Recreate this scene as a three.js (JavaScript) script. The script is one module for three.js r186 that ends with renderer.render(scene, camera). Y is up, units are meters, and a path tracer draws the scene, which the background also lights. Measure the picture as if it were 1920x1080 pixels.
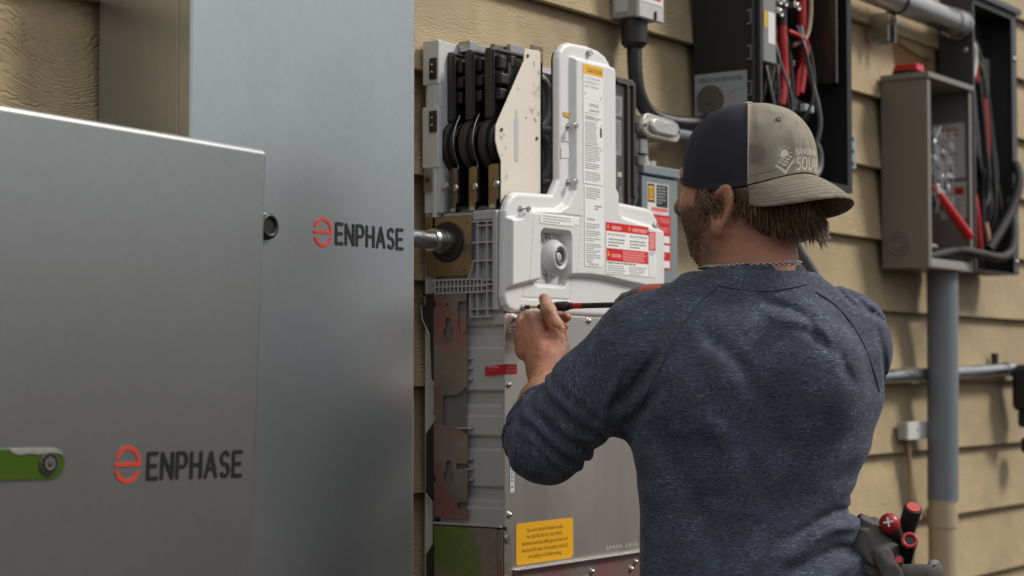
import * as THREE from 'three';
import { RoundedBoxGeometry } from 'three/addons/geometries/RoundedBoxGeometry.js';
import { mergeGeometries, mergeVertices, toCreasedNormals } from 'three/addons/utils/BufferGeometryUtils.js';

// ---------- camera, sky, sun, exposure ----------
const W = 1920, H = 1080;
const scene = new THREE.Scene();
const camera = new THREE.PerspectiveCamera(17.5415, 16 / 9, 0.05, 400);
camera.position.set(0, 1.4, 1.9);
camera.lookAt(0.81508161, 1.44566659, 1.9 - 0.57754354);
camera.focus = 2.72;
camera.userData.fStop = 5;
scene.add(camera);

const renderer = new THREE.WebGLRenderer({ antialias: true });
renderer.setSize(W, H);
renderer.toneMapping = THREE.LinearToneMapping;
renderer.toneMappingExposure = 1.1;
renderer.shadowMap.enabled = true;

// seeded random and value noise
function rng(seed) { let s = seed >>> 0; return () => { s = (s + 0x6d2b79f5) | 0; let t = Math.imul(s ^ (s >>> 15), 1 | s); t = (t + Math.imul(t ^ (t >>> 7), 61 | t)) ^ t; return ((t ^ (t >>> 14)) >>> 0) / 4294967296; }; }
function hash3(x, y, z) { let h = Math.imul(x, 374761393) ^ Math.imul(y, 668265263) ^ Math.imul(z, 2147483647 - 61); h = Math.imul(h ^ (h >>> 13), 1274126177); h ^= h >>> 16; h = Math.imul(h, 0x85ebca6b); h ^= h >>> 13; return (h >>> 0) / 4294967296; }
const fade = (t) => t * t * t * (t * (t * 6 - 15) + 10);
function noise3(x, y, z) {
  const xi = Math.floor(x), yi = Math.floor(y), zi = Math.floor(z), u = fade(x - xi), v = fade(y - yi), w = fade(z - zi);
  const l = (a, b, t) => a + (b - a) * t, h = (a, b, c) => hash3(xi + a, yi + b, zi + c);
  return l(l(l(h(0, 0, 0), h(1, 0, 0), u), l(h(0, 1, 0), h(1, 1, 0), u), v), l(l(h(0, 0, 1), h(1, 0, 1), u), l(h(0, 1, 1), h(1, 1, 1), u), v), w) * 2 - 1;
}
function fbm(x, y, z, n = 4) { let a = 0.5, s = 0; for (let i = 0; i < n; i++) { s += a * noise3(x, y, z); x *= 2.03; y *= 2.03; z *= 2.03; a *= 0.5; } return s; }
// noise periodic in x and y
function pnoise(x, y, px, py, seed) {
  const xi = Math.floor(x), yi = Math.floor(y), u = fade(x - xi), v = fade(y - yi), m = (a, p) => ((a % p) + p) % p;
  const h = (a, b) => hash3(m(xi + a, px), m(yi + b, py), seed), l = (a, b, t) => a + (b - a) * t;
  return l(l(h(0, 0), h(1, 0), u), l(h(0, 1), h(1, 1), u), v) * 2 - 1;
}
function pfbm(u, v, fx, fy, seed, n = 4) { let a = 0.5, s = 0; for (let i = 0; i < n; i++) { s += a * pnoise(u * fx, v * fy, fx, fy, seed + i); fx *= 2; fy *= 2; a *= 0.5; } return s; }
const clamp = (x, a = 0, b = 1) => Math.min(b, Math.max(a, x)), mix = (a, b, t) => a + (b - a) * t;
const smooth = (a, b, x) => { const t = clamp((x - a) / (b - a)); return t * t * (3 - 2 * t); };

// overcast sky: one bank of thin cloud, a little brighter overhead
{
  const w = 256, h = 128, d = new Float32Array(w * h * 4);
  for (let j = 0; j < h; j++) for (let i = 0; i < w; i++) {
    const el = ((j + 0.5) / h - 0.5) * Math.PI, az = (i / w) * Math.PI * 2, s = Math.max(0, Math.sin(el));
    const n = fbm(Math.cos(el) * Math.cos(az) * 2.2 + 5, Math.sin(el) * 5, Math.cos(el) * Math.sin(az) * 2.2 + 9, 4);
    const L = (0.46 + 0.54 * s) * (1 + 0.3 * n), k = (j * w + i) * 4;
    d[k] = L * 0.965; d[k + 1] = L * 0.99; d[k + 2] = L * 1.05; d[k + 3] = 1;
  }
  const t = new THREE.DataTexture(d, w, h, THREE.RGBAFormat, THREE.FloatType);
  t.mapping = THREE.EquirectangularReflectionMapping; t.magFilter = t.minFilter = THREE.LinearFilter; t.wrapS = THREE.RepeatWrapping; t.needsUpdate = true;
  scene.background = t; scene.environment = t;
}
const sun = new THREE.DirectionalLight(new THREE.Color(1, 0.94, 0.84), 2.5);
sun.position.set(3 + 4.2, 1.4 + 6.4, 5.2); sun.target.position.set(3, 1.4, 0);
sun.castShadow = true; sun.shadow.radius = 28; sun.shadow.mapSize.set(2048, 2048);
Object.assign(sun.shadow.camera, { left: -6, right: 6, top: 5, bottom: -5, near: 0.5, far: 30 });
scene.add(sun, sun.target);

// ---------- helpers ----------
const names = new Set();
const numbered = (n) => { if (!names.has(n)) { names.add(n); return n; } let k = 1; while (names.has(n + '_' + String(k).padStart(3, '0'))) k++; const r = n + '_' + String(k).padStart(3, '0'); names.add(r); return r; };
function tag(o, label, category, group, kind) { o.userData.label = label; o.userData.category = category; if (group) o.userData.group = group; if (kind) o.userData.kind = kind; return o; }
function thing(name, label, category, [x, y, z] = [0, 0, 0], turn = 0, group) {
  const g = new THREE.Group(); g.name = numbered(name); g.position.set(x, y, z); g.rotation.y = turn; scene.add(g); return tag(g, label, category, group);
}
const origins = new Map(); // things whose parts are written in wall coordinates
function onWall(name, label, category, at, group) { const g = thing(name, label, category, at, 0, group); origins.set(g, at); return g; }
function part(name, geometry, material, parent, label) {
  const m = new THREE.Mesh(geometry, material); m.name = name; m.castShadow = m.receiveShadow = true; parent.add(m); const o = origins.get(parent); if (o) m.position.set(-o[0], -o[1], -o[2]); if (label) m.userData.label = label; return m;
}
const T = (g, x = 0, y = 0, z = 0) => g.translate(x, y, z);
const box = (w, h, d, x = 0, y = 0, z = 0) => new THREE.BoxGeometry(w, h, d).translate(x, y, z);
const rbox = (w, h, d, r, x = 0, y = 0, z = 0, s = 3) => new RoundedBoxGeometry(w, h, d, s, r).translate(x, y, z);
const span = (x0, x1, y0, y1, z0, z1, r = 0) => r ? rbox(x1 - x0, y1 - y0, z1 - z0, r, (x0 + x1) / 2, (y0 + y1) / 2, (z0 + z1) / 2) : box(x1 - x0, y1 - y0, z1 - z0, (x0 + x1) / 2, (y0 + y1) / 2, (z0 + z1) / 2);
const V = (a) => new THREE.Vector3(...a);
function cyl(a, b, r0, r1 = r0, n = 20, open = false) { // cylinder between two points
  const A = V(a), B = V(b), d = B.clone().sub(A), g = new THREE.CylinderGeometry(r1, r0, d.length(), n, 1, open);
  g.applyQuaternion(new THREE.Quaternion().setFromUnitVectors(new THREE.Vector3(0, 1, 0), d.normalize())); const c = A.add(B).multiplyScalar(0.5); return g.translate(c.x, c.y, c.z);
}
const tube = (pts, r, seg = 32, n = 10) => new THREE.TubeGeometry(new THREE.CatmullRomCurve3(pts.map(V)), seg, r, n);
const merge = (list) => mergeGeometries(list.map((g) => { g = g.index ? g.toNonIndexed() : g; for (const k of Object.keys(g.attributes)) if (!['position', 'normal', 'uv'].includes(k)) g.deleteAttribute(k); return g; }));
function shape(pts, holes = []) { const s = new THREE.Shape(pts.map((p) => new THREE.Vector2(...p))); for (const h of holes) s.holes.push(new THREE.Path(h.map((p) => new THREE.Vector2(...p)))); return s; }
function slabZ(pts, z0, z1, bevel = 0, holes = []) { // outline in x,y
  const b = bevel; const g = new THREE.ExtrudeGeometry(shape(pts, holes), { depth: z1 - z0 - 2 * b, bevelEnabled: b > 0, bevelThickness: b, bevelSize: b, bevelOffset: -b, bevelSegments: 2, curveSegments: 8 }); return g.translate(0, 0, z0 + b);
}
function slabX(pts, x0, x1, bevel = 0, holes = []) { // outline in z,y, faces along x
  const g = slabZ(pts.map(([z, y]) => [-z, y]), x0, x1, bevel, holes.map((h) => h.map(([z, y]) => [-z, y]))); return g.rotateY(Math.PI / 2);
}
const circle = (cx, cy, r, n = 24, r2 = r) => Array.from({ length: n }, (_, i) => [cx + r * Math.cos((i / n) * 2 * Math.PI), cy + r2 * Math.sin((i / n) * 2 * Math.PI)]);
function roundRect(x0, x1, y0, y1, r, n = 5) { const o = []; for (const [cx, cy, a] of [[x1 - r, y1 - r, 0], [x0 + r, y1 - r, 1], [x0 + r, y0 + r, 2], [x1 - r, y0 + r, 3]]) for (let i = 0; i <= n; i++) { const t = (a + i / n) * Math.PI / 2; o.push([cx + r * Math.cos(t), cy + r * Math.sin(t)]); } return o; }
// uv in metres from the dominant axis of each face
function metreUV(g, s = 1, ox = 0, oy = 0) {
  g = g.index ? g.toNonIndexed() : g; const p = g.attributes.position, n = p.count, uv = new Float32Array(n * 2), a = new THREE.Vector3(), b = new THREE.Vector3(), c = new THREE.Vector3();
  for (let i = 0; i < n; i += 3) {
    a.fromBufferAttribute(p, i); b.fromBufferAttribute(p, i + 1); c.fromBufferAttribute(p, i + 2);
    const nn = b.clone().sub(a).cross(c.clone().sub(a)), x = Math.abs(nn.x), y = Math.abs(nn.y), z = Math.abs(nn.z);
    [a, b, c].forEach((v, k) => { const [s0, t0] = x > y && x > z ? [v.z, v.y] : y > z ? [v.x, v.z] : [v.x, v.y]; uv[(i + k) * 2] = s0 * s + ox; uv[(i + k) * 2 + 1] = t0 * s + oy; });
  }
  g.setAttribute('uv', new THREE.BufferAttribute(uv, 2)); return g;
}
// ---------- textures ----------
function dataTex(w, h, fn, srgb = false) {
  const d = new Uint8Array(w * h * 4);
  for (let j = 0; j < h; j++) for (let i = 0; i < w; i++) { const c = fn(i / w, j / h, i, j), k = (j * w + i) * 4; if (typeof c === 'number') d[k] = d[k + 1] = d[k + 2] = clamp(c) * 255; else { d[k] = clamp(c[0]) * 255; d[k + 1] = clamp(c[1]) * 255; d[k + 2] = clamp(c[2]) * 255; } d[k + 3] = 255; }
  const t = new THREE.DataTexture(d, w, h); t.wrapS = t.wrapT = THREE.RepeatWrapping; t.magFilter = THREE.LinearFilter; t.minFilter = THREE.LinearMipmapLinearFilter; t.generateMipmaps = true; if (srgb) t.colorSpace = THREE.SRGBColorSpace; t.needsUpdate = true; return t;
}
function canvasTex(w, h, draw) { const c = document.createElement('canvas'); c.width = w; c.height = h; draw(c.getContext('2d'), w, h); const t = new THREE.CanvasTexture(c); t.colorSpace = THREE.SRGBColorSpace; t.magFilter = THREE.LinearFilter; t.anisotropy = 8; return t; }
const rep = (t, x, y = x) => { const c = t.clone(); c.repeat.set(x, y); c.needsUpdate = true; return c; };
const grime = dataTex(256, 256, (u, v) => 0.75 + 0.4 * pfbm(u, v, 4, 4, 11, 6));
const faint = dataTex(256, 256, (u, v) => 0.9 + 0.06 * pfbm(u, v, 3, 3, 14, 6));
const grain = dataTex(256, 256, (u, v) => 0.5 + 0.5 * pfbm(u, v, 32, 32, 21, 3));
const wavy = dataTex(512, 512, (u, v) => 0.5 + 0.42 * pfbm(u, v, 3, 2, 17, 3) + 0.012 * pfbm(u, v, 120, 120, 18, 2));
const smudge = dataTex(512, 512, (u, v) => { const a = smooth(0.28, 0.6, pfbm(u, v, 5, 4, 91, 5)) * 0.02, n = 0.985 - a + 0.02 * pfbm(u, v, 90, 90, 95, 2); return [n, n, n * 0.995]; }, true); smudge.repeat.set(1.4, 1.4);
const brushV = dataTex(512, 256, (u, v) => 0.84 + 0.05 * pfbm(u, v, 128, 2, 31, 3) + 0.14 * pfbm(u, v, 4, 3, 35, 3));
const L = (r, g, b) => new THREE.Color().setRGB(r, g, b);
const S = (h) => new THREE.Color(h);
function mat(color, roughness, metalness = 0, extra = {}) { return new THREE.MeshStandardMaterial({ color, roughness, metalness, ...extra }); }
const tinted = (c, amount, seed, f = 4) => dataTex(128, 128, (u, v) => { const n = 1 + amount * pfbm(u, v, f, f, seed, 5); return [c[0] * n, c[1] * n, c[2] * n]; }, true);
const M = {
  coat: new THREE.MeshPhysicalMaterial({ color: L(0.435, 0.445, 0.445), map: smudge, roughness: 0.38, metalness: 0.94, roughnessMap: rep(faint, 1.5), bumpMap: rep(wavy, 1), bumpScale: 0.0009 }),
  coatGloss: new THREE.MeshPhysicalMaterial({ color: L(0.52, 0.555, 0.565), map: smudge, roughness: 0.37, metalness: 0.94, roughnessMap: rep(faint, 1.5), bumpMap: rep(wavy, 1), bumpScale: 0.0009 }),
  steel: new THREE.MeshPhysicalMaterial({ color: L(0.78, 0.735, 0.67), roughness: 0.5, metalness: 1, roughnessMap: brushV, anisotropy: 0.4, bumpMap: brushV, bumpScale: 0.00003 }),
  galv: mat(L(0.46, 0.46, 0.45), 0.42, 1, { roughnessMap: rep(grime, 3) }),
  emt: mat(L(0.42, 0.44, 0.45), 0.38, 1, { roughnessMap: rep(grime, 4) }),
  bolt: mat(L(0.6, 0.59, 0.57), 0.25, 1),
  plasticLight: mat(L(0.53, 0.54, 0.54), 0.5),
  coverWhite: mat(L(0.70, 0.70, 0.69), 0.38, 0, { bumpMap: rep(grain, 24), bumpScale: 0.00008 }),
  plasticGrey: mat(L(0.42, 0.425, 0.42), 0.55, 0, { roughnessMap: rep(grime, 2) }),
  black: mat(L(0.012, 0.011, 0.0105), 0.42),
  blackBrown: mat(L(0.03, 0.026, 0.024), 0.45),
  rubber: mat(L(0.018, 0.017, 0.016), 0.7),
  enclosure: mat(L(0.009, 0.008, 0.008), 0.62),
  darkSteel: mat(L(0.034, 0.034, 0.035), 0.58),
  taupe: mat(L(0.17, 0.152, 0.132), 0.5, 0, { roughnessMap: rep(grime, 3) }),
  greyPaint: mat(L(0.20, 0.225, 0.235), 0.42),
  pvc: mat(L(0.165, 0.185, 0.205), 0.45),
  red: mat(L(0.42, 0.012, 0.014), 0.42), redPlastic: mat(L(0.5, 0.02, 0.018), 0.35), white: mat(L(0.7, 0.69, 0.66), 0.5), green: mat(L(0.06, 0.13, 0.03), 0.5),
  brass: mat(L(0.55, 0.42, 0.2), 0.3, 1), yellow: mat(L(0.62, 0.38, 0.02), 0.5),
};
// ---------- ground ----------
{
  const t = dataTex(256, 256, (u, v) => { const n = 1 + 0.5 * pfbm(u, v, 24, 24, 51, 4) + 0.25 * pfbm(u, v, 3, 3, 52, 3); return [0.36 * n, 0.33 * n, 0.29 * n]; }, true); t.repeat.set(60, 60);
  const g = part('ground', new THREE.PlaneGeometry(160, 160).rotateX(-Math.PI / 2), mat(L(0.5, 0.5, 0.5), 0.95, 0, { map: t }), scene);
  tag(g, 'bare brown earth along the foot of the house wall', 'ground', null, 'structure');
}
// ---------- lap siding ----------
// embossed cedar grain: contour lines of a stretched height field with a few knots
function grainField(seed, knots) {
  const w = 1024, h = 256;
  return dataTex(w, h, (u, v) => {
    let f = v * 29 + 2.6 * pfbm(u, v, 5, 3, seed, 3) + 1.5 * pfbm(u, v, 24, 16, seed + 9, 3) + 0.5 * pfbm(u, v, 80, 50, seed + 12, 2);
    for (const [ku, kv, a, s] of knots) { let du = Math.abs(u - ku); du = Math.min(du, 1 - du) * 4; const dv = v - kv, r2 = (du * du * 0.42 + dv * dv) / (s * s); f += a * Math.exp(-r2); }
    const k = f - Math.floor(f), line = Math.pow(Math.abs(Math.sin(k * Math.PI)), 0.45);
    const wob = 0.5 + 0.5 * pfbm(u, v, 90, 60, seed + 3, 2), depth = 0.25 + 0.75 * smooth(-0.2, 0.3, pfbm(u, v, 18, 9, seed + 5, 4));
    return clamp(1 - (1 - line) * depth * (0.6 + 0.5 * wob) - 0.12 * wob);
  });
}
const boardTones = [[0.385, 0.29, 0.163], [0.40, 0.305, 0.176], [0.372, 0.284, 0.162]];
const boardMats = boardTones.map((c, i) => {
  const bump = grainField(100 + i * 37, i === 0 ? [[0.907, 0.38, 6.5, 0.26], [0.4, 0.7, 3, 0.22]] : i === 1 ? [[0.3, 0.5, 4, 0.26]] : [[0.75, 0.3, 3.4, 0.24], [0.15, 0.8, 3, 0.2]]);
  const col = dataTex(256, 64, (u, v) => { const n = 1 + 0.10 * pfbm(u, v, 8, 3, 140 + i, 5) + 0.05 * pfbm(u, v, 60, 20, 150 + i, 2); return [n * 0.86, n * 0.86, n * 0.855]; }, true);
  bump.repeat.set(1 / 0.86, 1 / 0.215); col.repeat.set(1 / 1.7, 1 / 0.43);
  return mat(L(...c.map((x) => x * 1.36)), 0.68, 0, { map: col, bumpMap: bump, bumpScale: [0.0027, 0.0016, 0.0014][i] });
});
const EXPOSE = 0.1735, BUTT = 1.552;
{
  const wall = thing('house_wall', 'tan wood-grain lap siding wall of the house behind the equipment', 'wall');
  wall.userData.kind = 'structure';
  part('sheathing', span(-2.5, 12, 0, 3.3, -0.16, -0.024), mat(L(0.3, 0.22, 0.14), 0.9), wall);
  let k = 0;
  for (let n = -9; n <= 9; n++) {
    const y0 = BUTT + n * EXPOSE;
    const pieces = n === 3 ? [[-2.5, 4.335], [4.585, 12]] : [[-2.5, 12]];
    for (const [xa, xb] of pieces) {
      const T0 = 0.012, top = y0 + EXPOSE + 0.03, zt = -0.0135; // the butt edge stands proud, the head tucks under the board above
      let g = slabX([[T0 - 0.0012, y0], [T0, y0 + 0.0014], [zt, top], [zt - 0.010, top], [T0 - 0.012, y0]], xa, xb);
      const r = rng(500 + n); g = metreUV(g, 1, n === 1 ? 0 : r() * 0.9, -y0 + (n === 1 ? 0 : r() * 0.04));
      part('siding_board', g, boardMats[n === 1 ? 0 : 1 + (((n * 7) % 5 + 5) % 2)], wall);
    }
  }
  // torn-out gap in one board: bare plywood and the jagged lip of paint left above it
  part('bare_plywood', span(4.3, 4.6, 2.05, 2.25, -0.022, -0.014), mat(L(0.30, 0.155, 0.06), 0.85, 0, { bumpMap: grime, bumpScale: 0.002 }), wall, 'bare orange-brown plywood where the siding is torn away');
  part('torn_siding_lip', slabZ([[4.34, 2.25], [4.34, 2.232], [4.37, 2.238], [4.42, 2.228], [4.47, 2.222], [4.52, 2.217], [4.545, 2.221], [4.60, 2.215], [4.60, 2.25]], -0.0138, -0.003, 0.001), boardMats[1], wall);
}
// ---------- fence across the side yard, behind the camera: what the metal doors mirror ----------
{
  const f = thing('board_fence', 'weathered brown board fence across the side yard', 'fence');
  const m = [mat(L(0.19, 0.17, 0.15), 0.85), mat(L(0.165, 0.15, 0.132), 0.85), mat(L(0.215, 0.195, 0.172), 0.85)];
  const g = rbox(0.136, 1.85, 0.018, 0.003, 0, 0.93, 0, 1);
  for (let i = 0; i < 110; i++) { const b = part('plank', g, m[i % 3], f); b.position.set(-3 + i * 0.14, 0, 4.6 + ((i * 7) % 3) * 0.002); }
  for (const y of [0.4, 1.5]) part('rail', span(-3.1, 12.4, y, y + 0.09, 4.612, 4.65), m[1], f);
}
// ---------- narrow conifers beyond the fence: the dark shapes either side of the bright gap in the metal ----------
{
  const leafM = [mat(L(0.035, 0.05, 0.025), 0.8), mat(L(0.045, 0.06, 0.03), 0.8)], bark = mat(L(0.09, 0.065, 0.045), 0.9);
  const spots = [[11.9, 7.0, 4.3, 0.6], [9.9, 9.1, 2.9, 0.6], [8.2, 10.4, 3.0, 0.7]];
  spots.forEach(([x, z, h, w], n) => {
    const t = thing('conifer_tree', ['tallest conifer beyond the fence', 'low conifer standing between two others beyond the fence', 'wide low conifer farthest from the house beyond the fence'][n], 'tree', [x, 0, z], n);
    part('trunk', cyl([0, 0, 0], [0, h * 0.92, 0], 0.09, 0.015, 8), bark, t); const r = rng(900 + n), pos = [];
    for (let i = 0; i < 2600; i++) { const v = Math.pow(r(), 0.75), y = 0.35 + v * (h - 0.4), a = r() * 6.283, rad = w * (1 - v) * (0.5 + 0.5 * r()) + 0.04, s = 0.05 + 0.07 * r(), cx = Math.cos(a) * rad, cz = Math.sin(a) * rad, o = () => (r() - 0.5) * s * 1.6; pos.push(cx + o(), y + o(), cz + o(), cx + o(), y + o(), cz + o(), cx * 1.12 + o(), y - s * 0.6 + o(), cz * 1.12 + o()); }
    const g = new THREE.BufferGeometry(); g.setAttribute('position', new THREE.Float32BufferAttribute(pos, 3)); g.computeVertexNormals(); part('crown', g, leafM[n % 2], t);
  });
}
// ---------- printed logo: stroke letters and a round red e ----------
function ribbon(pts, w, d = 0.0005) {
  const a = [], b = [], P = pts.map((p) => new THREE.Vector2(...p)), n = P.length, r = w / 2;
  const nrm = (i) => { const t = P[Math.min(n - 1, i + 1)].clone().sub(P[Math.max(0, i - 1)]).normalize(); let k = 1; if (i > 0 && i < n - 1) { const u = P[i].clone().sub(P[i - 1]).normalize(); k = 1 / Math.max(0.4, u.dot(t)); } return new THREE.Vector2(-t.y, t.x).multiplyScalar(r * k); };
  for (let i = 0; i < n; i++) { const q = nrm(i); a.push(P[i].clone().add(q)); b.push(P[i].clone().sub(q)); }
  const cap = (p, from) => { const o = []; for (let i = 1; i < 8; i++) { const t = from - (i / 8) * Math.PI; o.push(new THREE.Vector2(p.x + r * Math.cos(t), p.y + r * Math.sin(t))); } return o; };
  const te = P[n - 1].clone().sub(P[n - 2]), ts = P[1].clone().sub(P[0]);
  const out = [...a, ...cap(P[n - 1], te.angle() + Math.PI / 2), ...b.reverse(), ...cap(P[0], ts.angle() - Math.PI / 2)];
  return new THREE.ExtrudeGeometry(new THREE.Shape(out), { depth: d, bevelEnabled: false });
}
const arc = (cx, cy, rx, ry, a0, a1, n = 14) => Array.from({ length: n + 1 }, (_, i) => { const t = (a0 + (a1 - a0) * i / n) * Math.PI / 180; return [cx + rx * Math.cos(t), cy + ry * Math.sin(t)]; });
const glyph = {
  E: [[[0, 0], [0, 1]], [[0, 1], [0.58, 1]], [[0, 0], [0.58, 0]], [[0, 0.5], [0.5, 0.5]]],
  N: [[[0, 0], [0, 1]], [[0, 1], [0.72, 0]], [[0.72, 0], [0.72, 1]]],
  P: [[[0, 0], [0, 1]], [[0, 1], [0.2, 1], [0.36, 1], ...arc(0.36, 0.72, 0.28, 0.28, 75, -75, 8), [0.36, 0.44], [0.2, 0.44], [0, 0.44]]],
  H: [[[0, 0], [0, 1]], [[0.68, 0], [0.68, 1]], [[0.02, 0.5], [0.66, 0.5]]],
  A: [[[0, 0], [0.38, 1]], [[0.38, 1], [0.76, 0]], [[0.16, 0.33], [0.6, 0.33]]],
  S: [[...arc(0.3, 0.74, 0.27, 0.25, 35, 270, 12), ...arc(0.3, 0.25, 0.28, 0.25, 90, -145, 12).slice(1)]],
};
const logoRed = mat(L(0.55, 0.045, 0.02), 0.45), logoBlack = mat(L(0.012, 0.012, 0.013), 0.4);
function logo(parent, ex, ey, tx0, tx1, ty, hgt, z) {
  const R = 0.0172, e = [], w = 0.0046;
  e.push(ribbon(arc(0, 0.0008, R, R, 156, -2, 24).map(([x, y]) => [x + ex, y + ey]), w).translate(0, 0, z)); e.push(ribbon([[ex - R, ey], [ex + R * 0.98, ey]], w).translate(0, 0, z + 0.0002));
  e.push(ribbon(arc(0, -0.0014, R, R, 205, 335, 18).map(([x, y]) => [x + ex, y + ey]), w).translate(0, 0, z + 0.0001));
  part('logo_symbol', merge(e), logoRed, parent);
  const word = 'ENPHASE', widths = { E: 0.6, N: 0.72, P: 0.64, H: 0.68, A: 0.76, S: 0.58 }, gap = 0.36; let tot = -gap; for (const c of word) tot += widths[c] + gap;
  const sx = (tx1 - tx0) / tot, sw = hgt * 0.178; let x = 0; const gs = [];
  for (const c of word) { glyph[c].forEach((st, k) => gs.push(ribbon(st.map(([a, b]) => [tx0 + (x + a) * sx, ty + b * hgt]), sw).translate(0, 0, z + k * 0.0001))); x += widths[c] + gap; }
  part('logo_lettering', merge(gs), logoBlack, parent);
}
// ---------- tall cabinet standing nearest the camera ----------
{
  const g = thing('silver_cabinet', 'silver metal cabinet with green light bar and power button, nearest the camera', 'cabinet', [1.609, 0, 0.345]);
  g.rotation.set(0.0205, 0, -0.0205);
  part('body', span(-0.69, -0.004, 0, 1.652, -0.195, -0.032, 0.006), M.coat, g);
  const cov = part('cover', metreUV(span(-0.70, 0, 0.01, 1.667, -0.03, 0, 0.007)), M.coat, g);
  logo(g, -0.207, 1.297, -0.176, -0.028, 1.2805, 0.0275, 0.0003);
  // light bar: a shallow slot with a glossy green lens under half-peeled clear film
  const bar = part('light_bar', slabZ(roundRect(-0.62, -0.297, 1.2835, 1.316, 0.0155), 0.0004, 0.0022, 0.0006), new THREE.MeshPhysicalMaterial({ color: L(0.045, 0.085, 0.006), roughness: 0.28, clearcoat: 0.4, bumpMap: rep(grime, 3), bumpScale: 0.0006 }), g, 'glossy green light bar under half-peeled clear film');
  part('peeling_film', slabZ([[-0.372, 1.3158], [-0.312, 1.3158], [-0.304, 1.3125], [-0.3, 1.307], [-0.307, 1.3105], [-0.322, 1.3118], [-0.333, 1.3095], [-0.345, 1.3108], [-0.36, 1.3092], [-0.37, 1.3125]], 0.0026, 0.0034, 0.0003), mat(L(0.34, 0.33, 0.31), 0.22, 0.3), bar);
  const pb = part('power_button', new THREE.CylinderGeometry(0.0112, 0.0118, 0.0024, 28).rotateX(Math.PI / 2).translate(-0.3195, 1.3, 0.0034), M.black, g, 'round black power button');
  part('button_ring', new THREE.TorusGeometry(0.0116, 0.0007, 8, 32).translate(-0.3195, 1.3, 0.0036), mat(L(0.14, 0.12, 0.11), 0.4), pb);
  part('power_symbol', merge([ribbon(arc(-0.3195, 1.3, 0.0052, 0.0056, 125, 415, 18), 0.0012).translate(0, 0, 0.0047), ribbon([[-0.3195, 1.3], [-0.3195, 1.307]], 0.0012).translate(0, 0, 0.0048)]), mat(L(0.28, 0.25, 0.23), 0.5), pb);
}
// ---------- wall cabinet beside it ----------
{
  const g = onWall('silver_cabinet', 'silver metal cabinet on the wall beside the open battery, with black and red logo', 'cabinet', [1.93, 1.0, 0]);
  part('body', span(1.704, 2.154, 1.0, 2.08, 0.0135, 0.166, 0.004), M.coatGloss, g);
  part('cover', metreUV(span(1.698, 2.16, 1.005, 2.085, 0.1665, 0.195, 0.006)), M.coatGloss, g);
  logo(g, 1.953, 1.5955, 1.981, 2.129, 1.5815, 0.0275, 0.1953);
  const lk = part('lock', new THREE.CylinderGeometry(0.0175, 0.0185, 0.006, 28).rotateX(Math.PI / 2).translate(1.838, 1.596, 0.1982), M.black, g, 'round black lock');
  part('lock_ring', new THREE.TorusGeometry(0.0135, 0.0035, 8, 28).translate(1.838, 1.596, 0.201), M.black, lk);
  part('knockout_plug', cyl([1.7035, 1.694, 0.045], [1.697, 1.694, 0.045], 0.026, 0.026, 28), M.rubber, g);
}
// ---------- flat printed labels ----------
const print = (draw, w, h, rough = 0.45) => mat(L(1, 1, 1), rough, 0, { map: canvasTex(w, h, draw) });
function label(name, parent, x0, x1, y0, y1, z, m, text, pts) { // sheet facing +z
  let g; if (pts) { g = slabZ(pts, z, z + 0.0004); const p = g.attributes.position, uv = g.attributes.uv; for (let i = 0; i < p.count; i++) uv.setXY(i, (p.getX(i) - x0) / (x1 - x0), (p.getY(i) - y0) / (y1 - y0)); } else g = span(x0, x1, y0, y1, z, z + 0.0004);
  return part(name, g, m, parent, text);
}
function lines(c, x, y, w, n, pitch, color = '#8b8b88', seed = 1, h = pitch * 0.5) { // small print too fine to read: words as dashes
  const r = rng(seed); c.fillStyle = color; for (let i = 0; i < n; i++) { let u = x; const end = x + w * (i === n - 1 ? 0.45 + 0.4 * r() : 0.85 + 0.15 * r()); while (u < end) { const k = Math.min(end - u, w * (0.04 + 0.11 * r())); if (k > 1) c.fillRect(u, y + i * pitch, k, h); u += k + w * 0.018; } }
}
function warnTri(c, x, y, s, fill = '#f2b51d') { c.fillStyle = fill; c.beginPath(); c.moveTo(x + s / 2, y); c.lineTo(x + s, y + s * 1.2); c.lineTo(x, y + s * 1.2); c.fill(); c.fillStyle = '#222'; c.fillRect(x + s * 0.45, y + s * 0.45, s * 0.1, s * 0.4); c.fillRect(x + s * 0.45, y + s * 0.95, s * 0.1, s * 0.1); }
// ---------- zinc-chromate sheet: yellow-green and rosy bloom in patches ----------
const zincMap = dataTex(256, 256, (u, v) => {
  const n = pfbm(u, v, 3, 3, 61, 2) * 2.2 - 0.16, t = smooth(-0.8, 0.8, n), f = 1 + 0.07 * pfbm(u, v, 30, 30, 64, 3), m = smooth(0.0, 0.7, Math.abs(n)) ;
  const g = [0.44, 0.53, 0.30], r = [0.60, 0.42, 0.435], y = [0.55, 0.54, 0.535]; return [0, 1, 2].map((i) => mix(y[i], mix(g[i], r[i], t), m) * f);
}, true);
const zinc = mat(L(1, 1, 1), 0.36, 0.5, { map: rep(zincMap, 3.4), roughnessMap: rep(faint, 5) });
const brownZinc = mat(L(0.30, 0.235, 0.155), 0.42, 0.85, { roughnessMap: rep(grime, 6) });
const creamSteel = mat(L(1, 1, 1), 0.42, 0.12, { map: (() => { const t = dataTex(512, 512, (u, v) => { const s = smooth(0.33, 0.6, pfbm(u, v, 7, 9, 71, 5)) * 0.22, k = smooth(0.42, 0.6, pfbm(u, v, 22, 22, 77, 3)) * 0.25, n = 1 - s - k; return [0.90 * n, 0.865 * n, 0.80 * n]; }, true); t.repeat.set(4, 4); return t; })() });

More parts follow.
